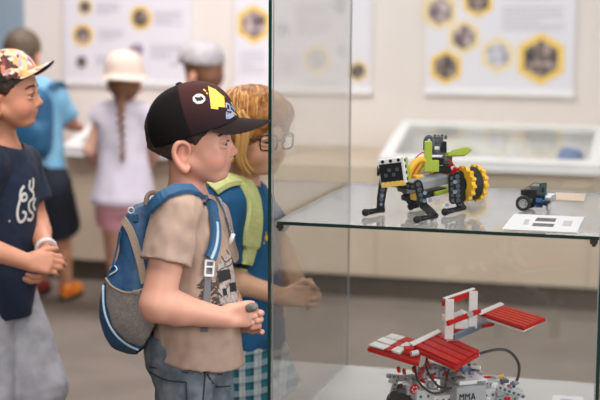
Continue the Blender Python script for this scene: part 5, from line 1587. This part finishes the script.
mb = MB(); mb.obox(E_(458, 352, DT + .02), CR * .010, CF * .010, UP * .026); mb.build('mast', M['lg_lgrey'], fl, bevel=.001)
# right wing
zr = W(512, 318, DF + .12)[2]
wq = [(497.5, 304.5), (545.5, 318.5), (523.5, 328), (477, 312.5)]
Q4 = [S(u, v, zr) for u, v in wq]
mb = MB(); mb.prism([p for p in Q4], -UP * .007); rwing = mb.build('wing', M['lg_red'], fl, bevel=.0008)
for i in range(6):
    a0, a1 = (i + .14) / 6, (i + .86) / 6
    p = [lerp(Q4[0], Q4[3], a0), lerp(Q4[1], Q4[2], a0), lerp(Q4[1], Q4[2], a1), lerp(Q4[0], Q4[3], a1)]
    mb = MB(); mb.prism(p, UP * .0035); mb.build('wing_rib', M['lg_orange'], rwing, bevel=.001)
mb = MB(); mb.prism([p - UP * .0075 for p in (lerp(Q4[3], Q4[0], .0), lerp(Q4[2], Q4[0], .0), lerp(Q4[1], Q4[0], .06), Q4[0])], -UP * .004); mb.build('under_plate', M['lg_white'], rwing)
mb = MB(); mb.prism([S(u, v, zr + .005) for u, v in [(476, 313.5), (500, 303.5), (504, 305), (480, 315.5)]], UP * .004); mb.build('white_tile', M['lg_white'], rwing, bevel=.0008)

# grey geared base
base_parts = random.Random(21)
def blk(name, u, v, d, w_, h_, dp, m, rot=18):
    x = nrm(CR * math.cos(math.radians(rot)) + CF * math.sin(math.radians(rot))); y = np.cross(UP, x)
    mb = MB(); mb.obox(E_(u, v, d), x * w_, y * dp, UP * h_); return mb.build(name, M[m], fl, bevel=.0015)
M['lg_mid'] = mat('mid_grey_brick_plastic', (168, 171, 176), .4)
brick = blk('control_brick', 463, 391, -.02, .040, .024, .05, 'lg_mid')
blk('brick_top', 466, 378, -.01, .038, .005, .044, 'lg_white')
blk('brick_screen', 458, 378.5, -.035, .015, .004, .012, 'lg_dgrey')
xx = nrm(CR * math.cos(math.radians(18)) + CF * math.sin(math.radians(18))); yy = np.cross(UP, xx)
fc = E_(463, 391, -.02) - yy * .0505       # front face of the control brick
tx = lambda a, b: fc - xx * .031 + xx * a + UP * b
mb = MB()
for pa, pb_2 in (((0, -.008), (0, .008)), ((0, .008), (.005, .000)), ((.005, .000), (.010, .008)), ((.010, .008), (.010, -.008)),
              ((.015, -.008), (.015, .008)), ((.015, .008), (.020, .000)), ((.020, .000), (.025, .008)), ((.025, .008), (.025, -.008)),
              ((.030, -.008), (.035, .008)), ((.035, .008), (.040, -.008)), ((.032, -.003), (.038, -.003))):
    mb.cyl(tx(*pa) - yy * .0003, tx(*pb_2) - yy * .0003, .0014, n=6)
mb.build('brick_lettering', M['print_black'], brick)
for u, v, d, w_, h_, dp, m in ((404, 378, .02, .030, .006, .010, 'lg_grey'), (412, 388, .0, .020, .012, .02, 'lg_lgrey'), (400, 393, .0, .012, .016, .02, 'lg_dgrey'), (428, 372, .02, .020, .010, .02, 'lg_lgrey'),
    (437, 366, .03, .022, .006, .016, 'lg_grey'), (446, 372, .03, .024, .008, .02, 'lg_lgrey'), (425, 394, -.03, .030, .014, .02, 'lg_lgrey'), (440, 398, -.03, .024, .012, .02, 'lg_white'),
    (492, 382, .03, .026, .010, .02, 'lg_lgrey'), (500, 392, .0, .034, .010, .024, 'lg_white'), (512, 392, .04, .022, .008, .016, 'lg_lgrey'), (486, 393, -.03, .018, .014, .02, 'lg_lgrey'), (505, 398, -.03, .030, .008, .014, 'lg_grey'),
    (470, 405, .02, .075, .020, .06, 'lg_grey'), (418, 406, .02, .045, .020, .05, 'lg_dgrey')):
    o = blk('gear_block', u, v, d, w_, h_, dp, m)
    mb = MB()
    n_ = max(1, int(w_ / .008))
    for i in range(n_):
        p = E_(u, v, d) - yy * dp + xx * w_ * (2 * (i + .5) / n_ - 1); mb.cyl(p + yy * .001, p - yy * .0008, min(.0036, h_ * .5), n=10)
    mb.build('pin_holes', M['lg_dgrey'], o, smooth=True)['kind'] = 'stuff'
beam_part('axle_beam', E_(389, 376, .0), E_(416, 380, .03), .010, .012, 'lg_grey', fl)
beam_part('side_beam', E_(396, 380, .0), E_(391, 397, .0), .010, .012, 'lg_grey', fl)
beam_part('side_beam', E_(478, 379, -.01), E_(523, 396, -.03), .010, .013, 'lg_lgrey', fl)
beam_part('side_beam', E_(426, 366, .02), E_(452, 371, .05), .010, .012, 'lg_lgrey', fl)
beam_part('side_beam', E_(417, 372, .02), E_(436, 392, -.03), .010, .012, 'lg_white', fl)
rp = random.Random(3)
for u, v in ((399, 371), (404.5, 373), (423, 371), (420, 376), (433, 378), (457, 371), (472, 381), (483, 383), (497, 393), (491, 397), (503, 395), (446, 376), (510, 389), (428, 365), (414, 371)):
    c = E_(u, v, -.035 + .02 * rp.random()); mb = MB(); mb.cyl(c, c + CF * .02 + UP * .002, .0048, n=10); mb.build('red_pin', M['lg_red'], fl, smooth=True)
for u, v, d in ((448, 366, .02), (436, 362, .03), (494, 378, .03), (505, 380, .05), (517, 395, -.02), (441, 358, .03), (410, 381, -.01), (430, 384, -.04), (480, 373, .03)):
    c = E_(u, v, d); mb = MB(); mb.cyl(c - CF * .01, c + CF * .012, .0056, n=12); mb.cyl(c - CF * .011, c - CF * .0098, .003, n=10); mb.build('grey_bush', M['lg_grey'], fl, smooth=True)
for u, v in ((451, 371), (498, 377)):
    c = E_(u, v, .0); mb = MB(); mb.cyl(c, c + CR * .014 + UP * .003, .004, n=10); mb.build('yellow_axle', M['lg_yellow'], fl, smooth=True)
rq = random.Random(15)
for i in range(64):      # the many small pieces the base is made of
    u = rq.uniform(390, 520); v = rq.uniform(368 + abs(u - 450) * .22, 399)
    if 440 < u < 478 and v > 374: v = rq.uniform(366, 373); 
    d_ = rq.uniform(-.05, .02) if v > 380 else rq.uniform(-.01, .04)
    m_ = rq.choice(['lg_lgrey', 'lg_grey', 'lg_grey', 'lg_dgrey', 'lg_dgrey', 'lg_white', 'lg_black', 'lg_red', 'lg_blue'])
    if rq.random() < .5:
        c = E_(u, v, d_); a_ = nrm(xx * rq.choice([-1, 0, 1]) - yy * rq.uniform(.3, 1) + UP * rq.uniform(-.2, .2)); l_ = rq.uniform(.006, .014)
        mb = MB(); mb.cyl(c - a_ * l_, c + a_ * l_, rq.uniform(.0030, .0052), n=10); mb.build('small_pin', M[m_], fl, smooth=True)
    else: blk('small_brick', u, v, d_, rq.uniform(.005, .011), rq.uniform(.003, .006), rq.uniform(.004, .010), m_, rq.choice([18, 108, 60]))
# red gear wheel
c = E_(415, 389.5, -.045); ring = []
for i in range(48):
    t = 2 * math.pi * i / 48; r_ = .013 if i % 4 < 2 else .0105; ring.append(c + (xx * math.cos(t) + UP * math.sin(t)) * r_)
mb = MB(); mb.prism(ring, yy * .006); gw_ = mb.build('gear', M['lg_red'], fl)
mb = MB()
for i in range(6):
    t = math.pi / 3 * i; mb.cyl(c + (xx * math.cos(t) + UP * math.sin(t)) * .007 - yy * .0006, c + (xx * math.cos(t) + UP * math.sin(t)) * .007, .0022, n=8)
mb.build('pin_holes', M['lg_lgrey'], gw_, smooth=True)['kind'] = 'stuff'
mb = MB(); mb.cyl(E_(395, 402, -.02), E_(402, 402, -.0), .028, n=28); mb.build('rubber_wheel', M['tyre'], fl, smooth=True)
# feet down to the cabinet floor
for u, d in ((405, .0), (470, -.03), (515, .0), (450, .1)):
    p = E_(u, 404, d); mb = MB(); mb.box((p[0] - .016, p[1] - .016, ZB + .0005), (p[0] + .016, p[1] + .016, p[2] + .004)); mb.build('support', M['lg_dgrey'], fl, bevel=.001)
# cables
for pth, r_ in (([(416, 358, .0), (415, 366, -.02), (417, 378, -.05), (424, 388, -.075), (433, 393, -.085), (442, 392, -.085), (447, 389, -.08)], .0028),
            ([(427, 358, .01), (426, 366, -.02), (430, 376, -.05), (437, 385, -.075), (445, 388.5, -.08), (452, 388, -.08)], .0028),
            ([(452, 366, .0), (448, 372, -.04), (446, 382, -.075), (445, 391, -.08)], .0026)):
    mb = MB(); mb.tube(curve_pts([E_(*p) for p in pth], 30), r_, 8); mb.build('cable', M['cable'], fl, smooth='all')
pts = curve_pts([E_(*p) for p in ((476, 355, .02), (485, 352, .03), (496, 349.5, .04), (507, 350.5, .05), (515, 357, .05), (519, 366, .05), (518, 377, .045), (513, 388, .03))], 36)
mb = MB(); mb.ribbon(pts, [-CF + UP * .4] * 36, [.0075] * 36, .0035); mb.build('cable', M['cable'], fl)
# ================================================================== light and render look
w = bpy.data.worlds.new('world'); scene.world = w; w.use_nodes = True
bg = w.node_tree.nodes['Background']
bg.inputs[0].default_value = (*lin(232, 228, 230), 1); bg.inputs[1].default_value = .13
def area(name, loc, target, size, energy, col):
    l = bpy.data.lights.new(name, 'AREA'); l.shape = 'RECTANGLE'; l.size, l.size_y = size; l.energy = energy; l.color = col
    o = bpy.data.objects.new(name, l); COL.objects.link(o); o.location = loc
    o.rotation_euler = (Vector(target) - Vector(loc)).to_track_quat('-Z', 'Y').to_euler()
    return o
area('ceiling_panel', (-.6, 2.6, 3.0), (-.6, 2.9, 0), (2.4, 1.2), 110, (1, .95, .91))
area('ceiling_panel', (-2.2, 5.4, 3.0), (-2.2, 5.6, 0), (3.4, 1.2), 160, (1, .955, .945))
area('added_fill', (.6, -2.2, 2.7), (-.8, 4.2, .7), (3.4, 1.3), 190, (1, .97, .95))  # fill lamp added behind the camera to brighten surfaces facing it; not a window
area('side_window', (3.4, 3.2, 1.9), (-1, 4.0, .9), (2.6, 1.8), 190, (.95, .97, 1))
vs_ = scene.view_settings
scene.display_settings.display_device = 'sRGB'
vs_.view_transform = 'Standard'; vs_.look = 'None'; vs_.gamma = 1.0; vs_.use_curve_mapping = False
vs_.exposure = -0.38
scene.cycles.use_denoising = True
scene.cycles.max_bounces = 8
scene.cycles.transparent_max_bounces = 32
scene.cycles.caustics_reflective = False
scene.cycles.caustics_refractive = False
